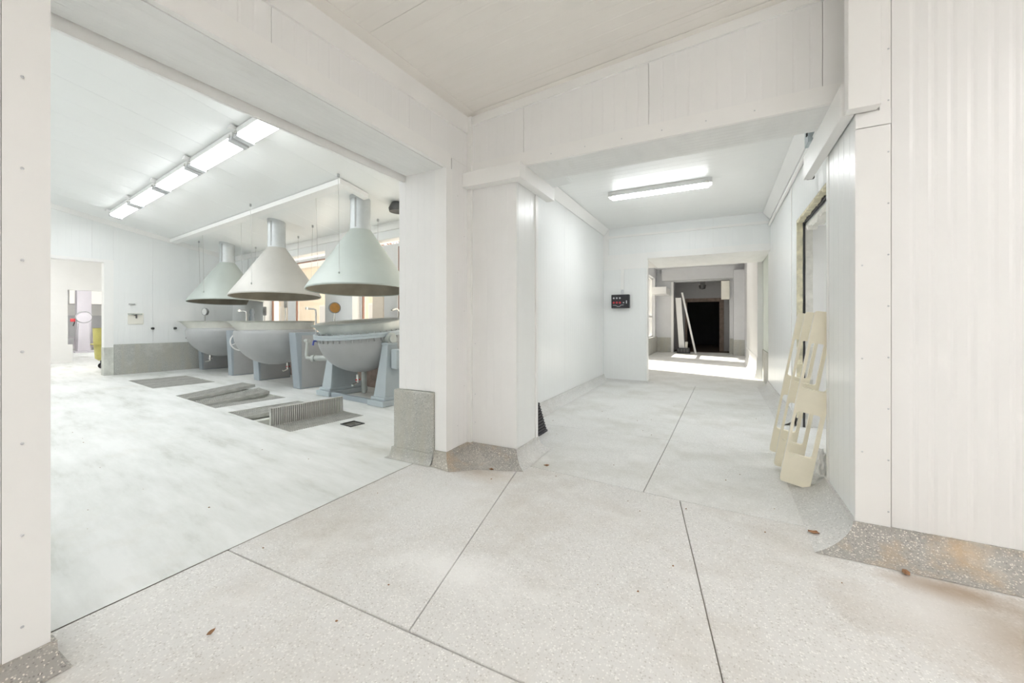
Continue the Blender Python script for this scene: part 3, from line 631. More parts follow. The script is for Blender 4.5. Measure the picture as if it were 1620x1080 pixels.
for k in range(5):
    y = 2.05; z = lroof(y) - 0.012
    w = l2w(-11.28 + 1.5 * k, y)
    t = fixture('ceiling_lamp', names5[k], 1.44, 0.20, 0.125, LAMP_L, (w[0], w[1], z), (0, 0, 0), 'lamps on the kettle room ceiling', caps=0.10)
    t.rotation_euler = (Matrix.Rotation(-PH, 3, 'Z') @ Matrix.Rotation(roof_tilt, 3, 'X')).to_euler()
    MB().box(-0.05, -0.16, -0.04, 0.05, -0.09, 0.0).build('bracket', WHITEP, t)
second = ['fluorescent lamp at the far end of the second row, behind the left pillar', 'second lamp from the far end of the row behind the left pillar', 'middle lamp of the row behind the left pillar', 'fourth lamp from the far end of the row behind the left pillar', 'nearest lamp of the row behind the left pillar']
for k in range(5):  # unseen second row, added to brighten the kettle room
    y = -1.2; w = l2w(-11.28 + 1.5 * k, y)
    t = fixture('ceiling_lamp', second[k], 1.37, 0.20, 0.125, LAMP_L, (w[0], w[1], lroof(y) - 0.012), (0, 0, 0), 'lamps on the kettle room ceiling')
    t.rotation_euler = (Matrix.Rotation(-PH, 3, 'Z') @ Matrix.Rotation(roof_tilt, 3, 'X')).to_euler()
fixture('ceiling_lamp', 'fluorescent lamp on the far room ceiling beyond the corridor', 1.36, 0.16, 0.10, FILL_FAR, (-1.4, 12.2, 3.22), (0, 0, 0))  # out of view, added to lift the far room
fixture('ceiling_lamp', 'single long fluorescent lamp across the corridor ceiling', 1.36, 0.16, 0.10, LAMP_C, (-1.44, 5.83, 3.078), (0, 0, 0))
for k, (x, y) in enumerate(((0.0, -1.2), (2.2, 0.6))):  # unseen lamps added to brighten the front room
    t = fixture('ceiling_lamp', ['fluorescent lamp on the front room ceiling behind the viewer', 'fluorescent lamp on the front room ceiling near the ribbed wall'][k], 1.5, 0.2, 0.1, FILL_F, (x, y, cz(x, y) - 0.005), (0, -0.07, 0))
w = l2w(-14.8, 0.3); fixture('ceiling_lamp', 'fluorescent lamp in the white store behind the doorway', 1.4, 0.2, 0.1, FILL_S, (w[0], w[1], 3.2), (0, 0, PI / 2 - PH))  # hidden by the door lintel, added to brighten the store
fixture('ceiling_lamp', 'fluorescent lamp in the side room behind the torn doorway', 1.2, 0.2, 0.1, FILL_S2, (2.0, 5.0, 2.9), (0, 0, 0))  # added out of sight to light the side room
w = l2w(-21.0, 1.8); fixture('ceiling_lamp', 'fluorescent lamp in the farthest room behind the store', 1.4, 0.2, 0.1, FILL_S, (w[0], w[1], 3.2), (0, 0, PI / 2 - PH))  # unseen fill lamp, added for the farthest room

# ---------------- cable trunking
def tr_box(name, label, mbx, loc=(0, 0, 0), rz=0, parts=()):
    o = mbx.build(name, TRIM, None, bevel=0.004); o.location = loc; o.rotation_euler = (0, 0, rz); tag(o, label, 'trunking'); return o
y = 3.22; z = lroof(y)
m = MB(); dz = 0.2117 * 0.06
m.hexa([(-12.3, y - 0.06, z + dz - 0.09), (-5.1, y - 0.06, z + dz - 0.09), (-5.1, y + 0.06, z - dz - 0.09), (-12.3, y + 0.06, z - dz - 0.09)],
       [(-12.3, y - 0.06, z + dz - 0.015), (-5.1, y - 0.06, z + dz - 0.015), (-5.1, y + 0.06, z - dz - 0.015), (-12.3, y + 0.06, z - dz - 0.015)])
y2 = 3.62
m.hexa([(-5.22, y + 0.05, lroof(y) - 0.09), (-5.1, y + 0.05, lroof(y) - 0.09), (-5.1, y2, lroof(y2) - 0.09), (-5.22, y2, lroof(y2) - 0.09)],
       [(-5.22, y + 0.05, lroof(y) - 0.018), (-5.1, y + 0.05, lroof(y) - 0.018), (-5.1, y2, lroof(y2) - 0.018), (-5.22, y2, lroof(y2) - 0.018)])
o = m.build('cable_trunking', TRIM); o.rotation_euler = (0, 0, -PH); tag(o, 'long white bent cable trunking on the sloped ceiling above the hoods', 'trunking')
# corridor capitals: L shaped trunking around column and pillar
t = thing('column_trunking', 'white box trunking wrapped around the top of the column', 'trunking', (0, 0, 0))
MB().box(-2.0, 2.87, 2.375, -1.43, 2.972, 2.50).build('front_run', TRIM, t, bevel=0.003)
MB().box(-1.514, 2.972, 2.375, -1.43, 3.62, 2.50).build('side_run', TRIM, t, bevel=0.003)
t = thing('pillar_trunking', 'white box trunking coming down the right pillar and turning into the corridor', 'trunking', (0, 0, 0))
MB().box(0.603, 2.675, 2.318, 0.738, 2.750, 3.24).build('vertical_run', TRIM, t, bevel=0.003)
MB().box(0.590, 2.757, 2.318, 0.648, 3.85, 2.50).build('side_run', TRIM, t, bevel=0.003)
MB().box(0.615, 3.835, 2.322, 0.66, 3.87, 2.36).build('end_clip', DARKM, t)
t = thing('corridor_conduit', 'thin white conduit with a bolted bracket along the right corridor wall', 'conduit', (0, 0, 0))
MB().tube([(0.752, 3.5, 2.84), (0.752, 8.0, 2.84)], 0.02).build('pipe', TRIM, t, smooth=True)
MB().box(0.70, 4.35, 2.80, 0.776, 4.50, 3.05).build('bracket', PALEBLUE, t)
for zz in (2.86, 2.99): MB().box(0.69, 4.36, zz, 0.70, 4.39, zz + 0.03).build('bolt', BLACK, t)

# ---------------- floor gratings
BARS = None
def grating(label, x, y, z, w, l, group=None, rx=0.0, ry=0.0):
    """origin at the front-left corner, w across (x), l deep (y), bars across"""
    t = lthing('floor_grating', label, 'grating', x, y, z, 0, group)
    t.rotation_euler = (Matrix.Rotation(-PH, 3, 'Z') @ Matrix.Rotation(ry, 3, 'Y') @ Matrix.Rotation(rx, 3, 'X')).to_euler()
    h = 0.045
    MB().box(0, 0, -h, 0.008, l, 0).box(w - 0.008, 0, -h, w, l, 0).box(0.008, 0, -h, w - 0.008, 0.008, 0).box(0.008, l - 0.008, -h, w - 0.008, l, 0).build('frame', GRATE, t)
    n = int(l / 0.026); m = MB()
    for k in range(1, n): yy = l * k / n; m.box(0.008, yy - 0.0035, -h, w - 0.008, yy + 0.0035, -0.001)
    for k in range(1, int(w / 0.06)): xx = w * k / int(w / 0.06); m.box(xx - 0.003, 0.008, -0.016, xx + 0.003, l - 0.008, -0.006)
    m.build('bars', GRATE, t, kind='stuff')
    return t
p = PITS[0]
lab1 = ['left flat steel grating strip in the farthest floor pit', 'second flat steel grating strip from the left in the farthest pit', 'third flat steel grating strip from the left in the farthest pit', 'right flat steel grating strip in the farthest floor pit']
for k in range(4): grating(lab1[k], p[0] + 0.005 + 0.408 * k, p[2] + 0.005, -0.004 - 0.008 * (k == 2), 0.402, 0.925, 'gratings in the farthest pit', ry=0.02 * (k == 1))
p = PITS[1]
grating('grey grating strip lifted at its back end, left in the middle pit', p[0] + 0.02, p[2] + 0.01, 0.0, 0.5, 0.95, 'gratings in the middle pit', rx=0.10, ry=-0.02)
grating('grey grating strip lying crooked in the centre of the middle pit', p[0] + 0.66, p[2] + 0.01, -0.02, 0.38, 0.95, 'gratings in the middle pit', rx=0.085, ry=0.05)
grating('narrow flat grating strip along the right edge of the middle pit', p[1] - 0.30, p[2] + 0.005, -0.004, 0.29, 0.925, 'gratings in the middle pit')
p = PITS[2]
grating('dirty grating strip along the left edge of the nearest pit', p[0] + 0.005, p[2] + 0.005, -0.006, 0.42, 0.91, 'gratings in the nearest pit')
grating('flat meshed grating on the right side of the nearest pit', p[1] - 0.435, p[2] + 0.005, -0.003, 0.43, 0.91, 'gratings in the nearest pit')
# support beams inside pits
for (nm, lab, x, yy, z, w, h) in (('pit_beam', 'concrete sill beam inside the nearest pit left of the upright grating', -5.58, 2.155, -0.26, 0.10, 0.20), ('pit_beam', 'concrete sill beam inside the middle pit under the lifted gratings', -7.52, 2.155, -0.26, 0.10, 0.17)):
    o = MB().box(0, 0, 0, w, 0.91, h).build(nm, PITM, None, bevel=0.01); wl_ = l2w(x, yy); o.location = (wl_[0], wl_[1], z); o.rotation_euler = (0, 0, -PH); tag(o, lab, 'beam')
# upright grating: standing on its long edge, flanged ends
t = lthing('floor_grating', 'steel grating standing upright on edge in the nearest pit', 'grating', -4.905, 2.16, -0.255, 0, 'gratings in the nearest pit')
H = 0.45
MB().box(0, 0, 0, 0.035, 0.006, H).box(0, 0.894, 0, 0.035, 0.90, H).box(0, 0, H - 0.006, 0.035, 0.90, H).box(0, 0, 0, 0.035, 0.90, 0.006).build('frame', GRATE, t)
m0 = MB().box(0, -0.0065, 0.006, 0.035, 0.0065, H - 0.006).build('bar', GRATE, t, loc=(0, 0.024, 0))
for k in range(2, 37):
    b = m0.copy(); COL.objects.link(b); b.parent = t; b.location = (0, 0.024 * k, 0)
# small drain frame
o = MB().box(0, 0, 0, 0.21, 0.012, 0.01).box(0, 0.168, 0, 0.21, 0.18, 0.01).box(0, 0.012, 0, 0.012, 0.168, 0.01).box(0.198, 0.012, 0, 0.21, 0.168, 0.01).box(0.05, 0.012, -0.04, 0.16, 0.168, -0.03).build('floor_drain', DARKM)
wl_ = l2w(-4.265, 2.645); o.location = (wl_[0], wl_[1], -0.002); o.rotation_euler = (0, 0, -PH); tag(o, 'small dark rectangular floor drain right of the upright grating', 'drain')

# ---------------- exhaust hoods
def hood(label, x, y, z, mat, R=0.765, r=0.15, zc=None, ridge=False):
    t = lthing('exhaust_hood', label, 'hood', x, y, z, 0, 'conical hoods over the kettles')
    ztop = 0.94; a0 = math.atan2(-y, -x)
    def tl(rr, zz, a): return rr, zz + 0.042 * math.cos(a - a0) * max(0.0, (rr - r) / (R - r))
    MB().lathe([(R - 0.012, 0.012), (R, 0.0), (R + 0.006, 0.02), (R - 0.006, 0.045), (r + 0.006, ztop)], 64, fn=tl).build('cone', mat, t, smooth=True)
    MB().lathe([(R - 0.004, 0.004), (r, ztop - 0.02)], 64, fn=tl).build('cone_lining', HOODIN, t, smooth=True)
    top = lroof(y) - z
    MB().lathe([(r + 0.003, ztop - 0.02), (r + 0.003, ztop + 0.10)], 40).build('duct_collar', DUCT, t, smooth=True)
    MB().lathe([(r, ztop + 0.10), (r, top - 0.02), (r + 0.008, top - 0.02), (r + 0.008, top + 0.08)], 40).build('duct', DUCT, t, smooth=True)
    a = math.radians(-62)
    MB().box(r - 0.002, -0.012, ztop + 0.02, r + 0.006, 0.012, top - 0.02, Matrix.Rotation(a, 4, 'Z')).build('duct_seam', GREY, t)
    for ang in (-58, 32, 122, 212):
        an = math.radians(ang); rr = R * 0.88; zz = 0.045 + (R - rr) / (R - r) * (ztop - 0.045)
        ex, ey = rr * math.cos(an), rr * math.sin(an)
        cx_, cy_ = ex * 1.05, ey * 1.05
        zt = lroof(y + cy_) - z
        w_ = MB().tube([(ex, ey, zz), (cx_, cy_, zt - 0.04)], 0.0032, 6).build('hanger_wire', WIRE, t)
        MB().box(cx_ - 0.012, cy_ - 0.012, zt - 0.045, cx_ + 0.012, cy_ + 0.012, zt + 0.005).build('ceiling_hook', GREY, w_)
        MB().tube([(ex * 0.98, ey * 0.98, zz - 0.03), (ex * 1.03, ey * 1.03, zz + 0.035)], 0.009, 8).build('eyelet', GALV, w_)
    return t
hood('pale grey conical hood hanging over the farthest kettle', -11.0, 3.90, 1.655, HOODA)
hood('beige conical hood hanging over the middle kettle', -8.0, 3.65, 1.66, HOODB)
hood('greenish conical hood over the nearest kettle, cut by the pier', -5.42, 3.70, 1.67, HOODA)

# ---------------- kettles
ZP = 0.95
def spout(r, z, a):
    d = (a + PI / 2 + PI) % (2 * PI) - PI
    k = max(0.0, 1 - abs(d) / math.radians(17)); t_ = max(0.0, min(1.0, (z - 0.05) / 0.20))
    return r + 0.17 * k * t_ * (r > 0.54), z
def valve(parent, x, y, z, handle):
    v = MB().tube([(x, y, z + 0.12), (x, y, z)], 0.022, 8).tube([(x, y, z), (x, y - 0.09, z - 0.03)], 0.017, 8).build('drain_tap', CHROME, parent, smooth=True)
    MB().box(x - 0.012, y - 0.03, z + 0.03, x + 0.012, y + 0.04, z + 0.05).build('handle', handle, v)
def gauge(parent, x, y, z, z0, face, ang):
    """dial on a stem; ang = direction the face looks (local degrees)"""
    g = MB().tube([(x, y, z0), (x, y, z - 0.09)], 0.012, 8).tube([(x, y, z0), (x, y, z0 + 0.06)], 0.028, 8).build('gauge_stem', CHROME, parent, smooth=True)
    M = Matrix.Translation((x, y, z)) @ Matrix.Rotation(math.radians(ang), 4, 'Z') @ Matrix.Rotation(PI / 2, 4, 'Y')
    MB().lathe([(0.0, -0.035), (0.085, -0.035), (0.092, -0.02), (0.092, 0.022), (0.08, 0.026), (0.08, 0.018)], 28, M=M).build('gauge_case', GREY, g, smooth=True)
    MB().lathe([(0.0, 0.02), (0.08, 0.02)], 28, M=M).build('gauge_face', face, g)
    return g
def kettle(label, x, y, tilt=0.0, flange=False, rest=None):
    t = lthing('tilting_kettle', label, 'kettle', x, y, 0, 0, 'steam kettles in a row')
    R = 0.62 if flange else 0.685; D = 0.56 if flange else 0.60
    prof = [(0.001, 0.03 - D)] + [(R * math.sin(a), 0.03 - D * math.cos(a)) for a in [PI / 2 * k / 14 for k in range(1, 15)]] + [(R, 0.045), (R - 0.012, 0.08), (R - 0.05, 0.10)]
    jk = MB().lathe(prof, 64).build('jacket', GREY, t, smooth=True, loc=(0, 0, ZP), rot=(tilt, 0, 0))
    q_ = 0.0 if flange else 0.06
    rim = [(0.56 + q_, 0.06), (0.575 + q_, 0.10), (0.58 + q_, 0.20), (0.59 + q_, 0.235), (0.625 + q_, 0.25), (0.63 + q_, 0.256), (0.61 + q_, 0.258), (0.575 + q_, 0.24), (0.56 + q_, 0.20), (0.53, 0.0)] + [(0.53 * math.cos(a), -0.53 * math.sin(a)) for a in [PI / 2 * k / 10 for k in range(1, 10)]] + [(0.001, -0.53)]
    MB().lathe(rim, 96, fn=spout).build('pan', STEEL if not flange else GALV, t, smooth=True, loc=(0, 0, ZP), rot=(tilt, 0, 0))
    if flange:
        fg = MB().lathe([(0.56, 0.03), (0.665, 0.03), (0.67, 0.035), (0.67, 0.062), (0.665, 0.067), (0.67, 0.072), (0.67, 0.10), (0.56, 0.10)], 72).build('flange', PALEBLUE, t, smooth=True, loc=(0, 0, ZP), rot=(tilt, 0, 0))
        bb = MB().lathe([(0.001, -0.018), (0.014, -0.018), (0.014, 0.118), (0.001, 0.118)], 6).build('bolt', GREY, fg, loc=(0.63, 0, 0))
        for k in range(1, 40):
            c = bb.copy(); COL.objects.link(c); c.parent = fg; a = 2 * PI * k / 40; c.location = (0.63 * math.cos(a), 0.63 * math.sin(a), 0)
    return t
def slab_pedestal(t, x0, x1, y0, y1, h, lean=0.05):
    p_ = MB().hexa([(x0, y0, 0), (x1, y0, 0), (x1, y1, 0), (x0, y1, 0)], [(x0, y0 - lean, h), (x1, y0 - lean, h), (x1, y1, h), (x0, y1, h)]).build('pedestal', BLUEGREY, t, bevel=0.012)
    MB().box(x0 - 0.004, y0 + 0.10, 0.02, x0, y1 - 0.06, h - 0.06).build('cover_plate', GREY, p_)
    MB().box(x1, y0 + 0.03, 0.02, x1 + 0.005, y1 - 0.03, h - 0.05).build('cover_plate', GREY, p_)
    return p_
def tap(t, x, y, z, sx=-1):
    f = MB().tube([(x, y, z), (x, y, z + 0.36), (x - 0.01, y, z + 0.41), (x + sx * 0.03, y - 0.03, z + 0.43), (x + sx * 0.13, y - 0.10, z + 0.43)], 0.017, 8).build('water_tap', CHROME, t, smooth=True)
    MB().box(x + sx * 0.12 - 0.03, y - 0.12, z + 0.415, x + sx * 0.12 + 0.02, y - 0.08, z + 0.465).build('handle', CHROME, f)
def handwheel(t, x, y, z, R=0.17):
    M = Matrix.Translation((x, y, z)) @ Matrix.Rotation(PI / 2, 4, 'Y') @ Matrix.Rotation(0.15, 4, 'X')
    prof = [(R + 0.014 * math.cos(a), 0.014 * math.sin(a)) for a in [2 * PI * k / 8 for k in range(9)]]
    w_ = MB().lathe(prof, 36, M=M).build('hand_wheel', WHITEP, t, smooth=True)
    for k in range(4):
        a = PI / 2 * k + 0.4; MB().tube([M @ Vector((0.02 * math.cos(a), 0.02 * math.sin(a), 0)), M @ Vector((R * math.cos(a), R * math.sin(a), 0))], 0.009, 6).build('spoke', WHITEP, w_)
    MB().tube([(x - 0.06, y, z), (x + 0.45, y, z)], 0.018, 8).build('shaft', CHROME, w_)
    MB().tube([M @ Vector((R * 0.7, R * 0.7, 0)), M @ Vector((R * 0.7, R * 0.7, -0.11))], 0.012, 6).build('grip', WHITEP, w_)
def trunnion(t, x0, x1, y, z):
    MB().tube([(x0, y, z), (x1, y, z)], 0.06, 14).build('trunnion', GREY, t, smooth=True)
k1 = kettle('smooth grey steam kettle farthest from the pier, beside the terrazzo plinth', -11.0, 3.80)
slab_pedestal(k1, -1.05, -0.86, -0.13, 0.52, 0.98); slab_pedestal(k1, 0.80, 1.0, -0.16, 0.50, 1.0)
trunnion(k1, -0.87, -0.55, 0, 0.93); trunnion(k1, 0.55, 0.85, 0, 0.93)
gauge(k1, -0.95, -0.04, 1.44, 0.98, DIAL, -70); tap(k1, 0.92, 0.15, 1.0); valve(k1, 0.03, -0.25, 0.30, WHITEP)
MB().tube([(-0.72, -0.45, 0.78), (-0.60, -0.40, 0.72), (-0.55, -0.38, 0.62)], 0.018, 8).tube([(-0.85, -0.45, 0.80), (-0.66, -0.45, 0.78)], 0.012, 6).build('side_cock', DARKM, k1, smooth=True)
MB().lathe([(0.001, 0.36), (0.03, 0.36), (0.05, 0.30), (0.05, 0.26), (0.035, 0.22), (0.055, 0.15), (0.055, 0.0), (0.001, 0.0)], 16, c=(0.40, 0.47, 1.14)).build('safety_valve', BLUEGREY, k1, smooth=True)
k2 = kettle('smooth grey steam kettle with white hand wheel, in the middle', -8.0, 3.65)
slab_pedestal(k2, -0.97, -0.74, 0.0, 0.62, 1.0); slab_pedestal(k2, 0.72, 0.96, -0.05, 0.60, 1.0, 0.08)
trunnion(k2, -0.76, -0.55, 0.06, 0.93); trunnion(k2, 0.55, 0.75, 0.06, 0.93)
gauge(k2, -0.85, 0.15, 1.41, 1.0, DIAL, -118); gauge(k2, -0.83, 0.56, 1.58, 1.0, DIAL, -118); tap(k2, 0.85, 0.30, 1.0)
handwheel(k2, -1.58, 0.0, 0.77, 0.19); valve(k2, 0.22, 0.1, 0.30, RED)
k3 = kettle('nearest steam kettle with bolted flange, tipped forward between tapered pedestals', -5.42, 3.72, math.radians(5), True)
for s, x in ((-1, -0.70), (1, 0.66)):
    p_ = MB().hexa([(x - 0.13, -0.17, 0.12), (x + 0.13, -0.17, 0.12), (x + 0.13, 0.42, 0.12), (x - 0.13, 0.42, 0.12)], [(x - 0.06, -0.075, 0.86), (x + 0.06, -0.075, 0.86), (x + 0.06, 0.09, 0.86), (x - 0.06, 0.09, 0.86)]).build('pedestal', PALEBLUE, k3, bevel=0.008)
    MB().box(x - 0.18, -0.24, 0, x + 0.18, 0.48, 0.08).build('base_plate', PALEBLUE, p_, bevel=0.01)
    MB().box(x - 0.155, -0.2, 0.08, x + 0.155, 0.45, 0.125).build('foot', PALEBLUE, p_, bevel=0.01)
    M = Matrix.Translation((x, 0, ZP)) @ Matrix.Rotation(PI / 2, 4, 'Y')
    MB().lathe([(0.001, -0.10), (0.06, -0.10), (0.06, -0.07), (0.085, -0.07), (0.085, -0.035), (0.07, -0.03), (0.07, 0.03), (0.085, 0.035), (0.085, 0.07), (0.06, 0.07), (0.06, 0.10), (0.001, 0.10)], 24, M=M).build('bearing', GALV, p_, smooth=True)
    MB().box(x - 0.09, -0.09, 0.855, x + 0.09, 0.09, 0.89).build('cap_plate', PALEBLUE, p_, bevel=0.008)
trunnion(k3, -0.66, -0.55, 0, ZP); trunnion(k3, 0.55, 0.62, 0, ZP)
MB().box(-0.52, -0.20, 0.0, 0.48, -0.14, 0.07).build('floor_bar', BLUEGREY, k3, bevel=0.006)
MB().box(0.78, -0.06, 0.52, 0.90, 0.14, 0.80).build('gear_box', PALEBLUE, k3, bevel=0.015)
gauge(k3, -0.66, -0.05, 1.42, 1.0, DIAL_SUNGLOW, -15)
MB().tube([(0.10, 0.62, 1.20), (0.10, 0.66, 1.36), (0.15, 0.55, 1.41), (0.22, 0.40, 1.38)], 0.015, 8).build('water_tap', CHROME, k3, smooth=True)
MB().tube([(-0.20, -0.58, 0.92), (-0.20, -0.65, 0.91), (-0.20, -0.66, 0.85)], 0.014, 8).build('blue_cock', BLUE, k3, smooth=True, label='small blue valve handle under the flange')
valve(k3, 0.12, -0.15, 0.28, RED)
MB().tube([(-0.08, 0.1, 0.42), (-0.08, 0.1, 0.08), (-0.3, 0.25, 0.06)], 0.04, 10).build('drain_pipe', GALV, k3, smooth=True)
MB().tube([(-1.40, -0.10, 0.86), (-1.40, -0.12, 0.62), (-1.38, -0.12, 0.57), (-1.25, -0.10, 0.565)], 0.028, 10).tube([(-1.25, -0.10, 0.565), (-0.72, 0.02, 0.60)], 0.048, 12).tube([(-1.24, -0.1, 0.565), (-1.17, -0.085, 0.57)], 0.062, 12).tube([(-1.47, -0.10, 0.86), (-1.36, -0.10, 0.86)], 0.034, 10).build('steam_pipe', GALV, k3, smooth=True)

# ---------------- things on the kettle room far wall
t = lthing('wall_basin', 'small beige wall tap board with a dark spout, left of the kettles', 'tap', XF + 0.002, 2.42, 1.13)
MB().box(0, 0, 0, 0.02, 0.27, 0.26).build('back_board', CREAMW, t, bevel=0.006)
MB().tube([(0.02, 0.13, 0.21), (0.08, 0.13, 0.22), (0.10, 0.13, 0.14)], 0.016, 8).build('spout', DARKM, t, smooth=True)
MB().tube([(0.05, 0.0, 0.235), (0.05, 0.24, 0.235)], 0.014, 8).build('cross_pipe', GALV, t, smooth=True)
o = MB().box(0, 0, 0, 0.05, 0.10, 0.018).build('wall_clip', GREYW); wl_ = l2w(XF, 2.44); o.location = (wl_[0], wl_[1], 1.585); o.rotation_euler = (0, 0, -PH); tag(o, 'little grey bracket on the far wall above the tap board', 'bracket')
for (yy, lab) in ((2.85, 'left dark pipe stub in the far wall above the plinth'), (3.27, 'right dark pipe stub in the far wall near the farthest kettle')):
    o = MB().tube([(0, 0, 0), (0.06, 0, 0)], 0.028, 12).build('pipe_stub', DARKM, None, smooth=True); wl_ = l2w(XF, yy); o.location = (wl_[0], wl_[1], 1.03); o.rotation_euler = (0, 0, -PH); tag(o, lab, 'pipe', 'pipe stubs in the far wall')
# round dark ceiling outlet beside the pier
o = MB().lathe([(0.001, -0.02), (0.10, -0.02), (0.14, -0.05), (0.15, 0.0), (0.10, 0.10), (0.001, 0.10)], 28).build('ceiling_vent', DARKM, None, smooth=True)
wl_ = l2w(-4.95, 4.05); o.location = (wl_[0], wl_[1], lroof(4.05) - 0.07); tag(o, 'round dark ceiling outlet beside the pier top', 'vent')

# ---------------- store: bin on casters, dial scale
t = lthing('rolling_bin', 'olive yellow drum bin on black casters in the far doorway', 'bin', -14.15, 2.46, 0)
MB().lathe([(0.001, 0.22), (0.22, 0.22), (0.28, 0.27), (0.305, 0.62), (0.36, 0.62), (0.36, 0.64), (0.307, 0.64), (0.32, 1.02), (0.33, 1.03), (0.315, 1.03), (0.295, 0.7), (0.26, 0.28), (0.001, 0.26)], 32).build('drum', OLIVE, t, smooth=True)
for a in (45, 135, 225, 315):
    x_, y_ = 0.19 * math.cos(math.radians(a)), 0.19 * math.sin(math.radians(a))
    c_ = MB().box(x_ - 0.03, y_ - 0.03, 0.10, x_ + 0.03, y_ + 0.03, 0.225).build('caster_fork', DARKM, t)
    MB().tube([(x_ - 0.02, y_, 0.075), (x_ + 0.02, y_, 0.075)], 0.075, 14).build('caster_wheel', BLACK, c_, smooth=True)
t = lthing('dial_scale', 'lavender white column scale with round dial in the farthest room', 'scale', -22.3, 3.13, 0)
MB().box(-0.25, -0.26, 0, 0.3, 0.26, 0.06).build('foot', SCALEM, t, bevel=0.01)
MB().hexa([(-0.13, -0.17, 0.06), (0.13, -0.17, 0.06), (0.13, 0.17, 0.06), (-0.13, 0.17, 0.06)], [(-0.10, -0.14, 1.12), (0.10, -0.14, 1.12), (0.10, 0.14, 1.12), (-0.10, 0.14, 1.12)]).build('column', SCALEM, t, bevel=0.01)
M = Matrix.Translation((0.06, 0, 1.36)) @ Matrix.Rotation(PI / 2, 4, 'Y')
dh = MB().lathe([(0.001, -0.08), (0.22, -0.08), (0.23, -0.06), (0.23, 0.04), (0.21, 0.05), (0.205, 0.035)], 32, M=M).build('dial_rim', GREYW, t, smooth=True)
MB().lathe([(0.001, 0.03), (0.205, 0.03)], 32, M=M).build('dial_face', SCALEM, dh)
MB().box(0, -0.35, 1.18, 0.06, -0.22, 1.30).build('red_knob', RED, t, bevel=0.01)
MB().tube([(0.03, -0.23, 1.2), (0.06, -0.28, 1.02)], 0.015, 6).build('lever', DARKM, t)
o = lthing('white_pillar', 'tall white pillar behind the dial scale in the farthest room', 'pillar', -23.2, 3.25)
MB().box(-0.2, -0.2, 0, 0.2, 0.2, 3.2).build('shaft', SCALEM, o)
t = lthing('low_trough', 'low grey trough beside the dial scale', 'trough', -22.6, 2.35, 0)
MB().hexa([(-0.2, 0.1, 0.1), (0.2, 0.1, 0.1), (0.2, 0.5, 0.1), (-0.2, 0.5, 0.1)], [(-0.3, -0.1, 0.62), (0.3, -0.1, 0.62), (0.3, 0.55, 0.55), (-0.3, 0.55, 0.55)]).build('tub', GREYW, t, bevel=0.01)
MB().box(-0.1, 0.2, 0, 0.1, 0.4, 0.1).build('foot', GREYW, t)

# ---------------- control box with conduit on the corridor end wall
t = thing('control_box', 'black control box with red and white buttons on the corridor end wall', 'control box', (-1.745, 8.045, 1.46))
MB().box(-0.175, -0.10, 0, 0.175, 0.0, 0.27).build('case', BLACK, t, bevel=0.01)
for k in range(3):
    MB().lathe([(0.001, -0.012), (0.016, -0.012), (0.018, 0)], 14, M=Matrix.Translation((-0.125 + 0.06 * k, -0.10, 0.20)) @ Matrix.Rotation(-PI / 2, 4, 'X')).build('indicator', GREYWL, t)
    MB().lathe([(0.001, -0.018), (0.018, -0.018), (0.022, 0)], 14, M=Matrix.Translation((-0.125 + 0.06 * k, -0.10, 0.11)) @ Matrix.Rotation(-PI / 2, 4, 'X')).build('push_button', RED, t, label='red push button')
MB().box(0.055, -0.104, 0.10, 0.08, -0.10, 0.12).box(0.115, -0.106, 0.09, 0.135, -0.10, 0.15).build('switch', GREYWL, t)
MB().tube([(-0.14, -0.105, 0.06), (-0.08, -0.107, 0.055), (-0.05, -0.108, 0.035), (-0.01, -0.108, 0.035), (0.02, -0.107, 0.06), (0.07, -0.105, 0.065)], 0.005, 6).build('print_mark', GREYWL, t)
t = thing('cable_conduit', 'thin white conduit dropping from the capital to the control box', 'conduit', (-1.715, 8.045, 1.73))
MB().box(-0.028, -0.035, 0.10, 0.028, 0.0, 0.51).build('cover', TRIM, t)
MB().tube([(0, -0.03, 0.10), (0, -0.03, 0.0)], 0.022, 8).build('cable_gland', GREYWL, t)

# ---------------- far room objects
def board(label, x0, z0, x1, z1, y0, y1, w, d, mat):
    t = thing('leaning_board', label, 'board', (x0, y0, z0), 0, 'boards leaning in the far doorway')
    dx, dy, dz = x1 - x0, y1 - y0, z1 - z0
    MB().hexa([(0, 0, 0), (w, 0, 0), (w, d, 0), (0, d, 0)], [(dx, dy, dz), (dx + w, dy, dz), (dx + w, dy + d, dz), (dx, dy + d, dz)]).build('plank', mat, t, bevel=0.006)
    return t
board('wide white board leaning almost upright in the far dark doorway', -1.36, 0.16, -1.50, 2.10, 16.30, 16.42, 0.20, 0.05, FRAMEW)
board('narrow white board leaning steeply against the far doorway jamb', -0.82, 0.0, -1.30, 2.30, 16.25, 16.44, 0.07, 0.06, FRAMEW)
board('short pale board stub standing in the black crate', -1.16, 0.16, -1.15, 0.42, 16.35, 16.35, 0.09, 0.05, CREAMW)
t = thing('black_crate', 'low black crate at the foot of the boards in the far doorway', 'crate', (-1.42, 16.08, 0))
MB().box(0, 0, 0, 0.44, 0.38, 0.02).build('base', BLACK, t)
MB().box(0, 0, 0.02, 0.44, 0.02, 0.20).box(0, 0.36, 0.02, 0.44, 0.38, 0.20).box(0, 0.02, 0.02, 0.02, 0.36, 0.20).box(0.42, 0.02, 0.02, 0.44, 0.36, 0.20).build('side_wall', BLACK, t)
for k in range(4): MB().box(0.03 + 0.1 * k, -0.006, 0.05, 0.09 + 0.1 * k, 0.0, 0.16).build('rib', DARKM, t)
o = thing('cream_cabinet', 'cream box fixed to the right jamb of the far doorway', 'cabinet', (0.06, 16.36, 2.0))
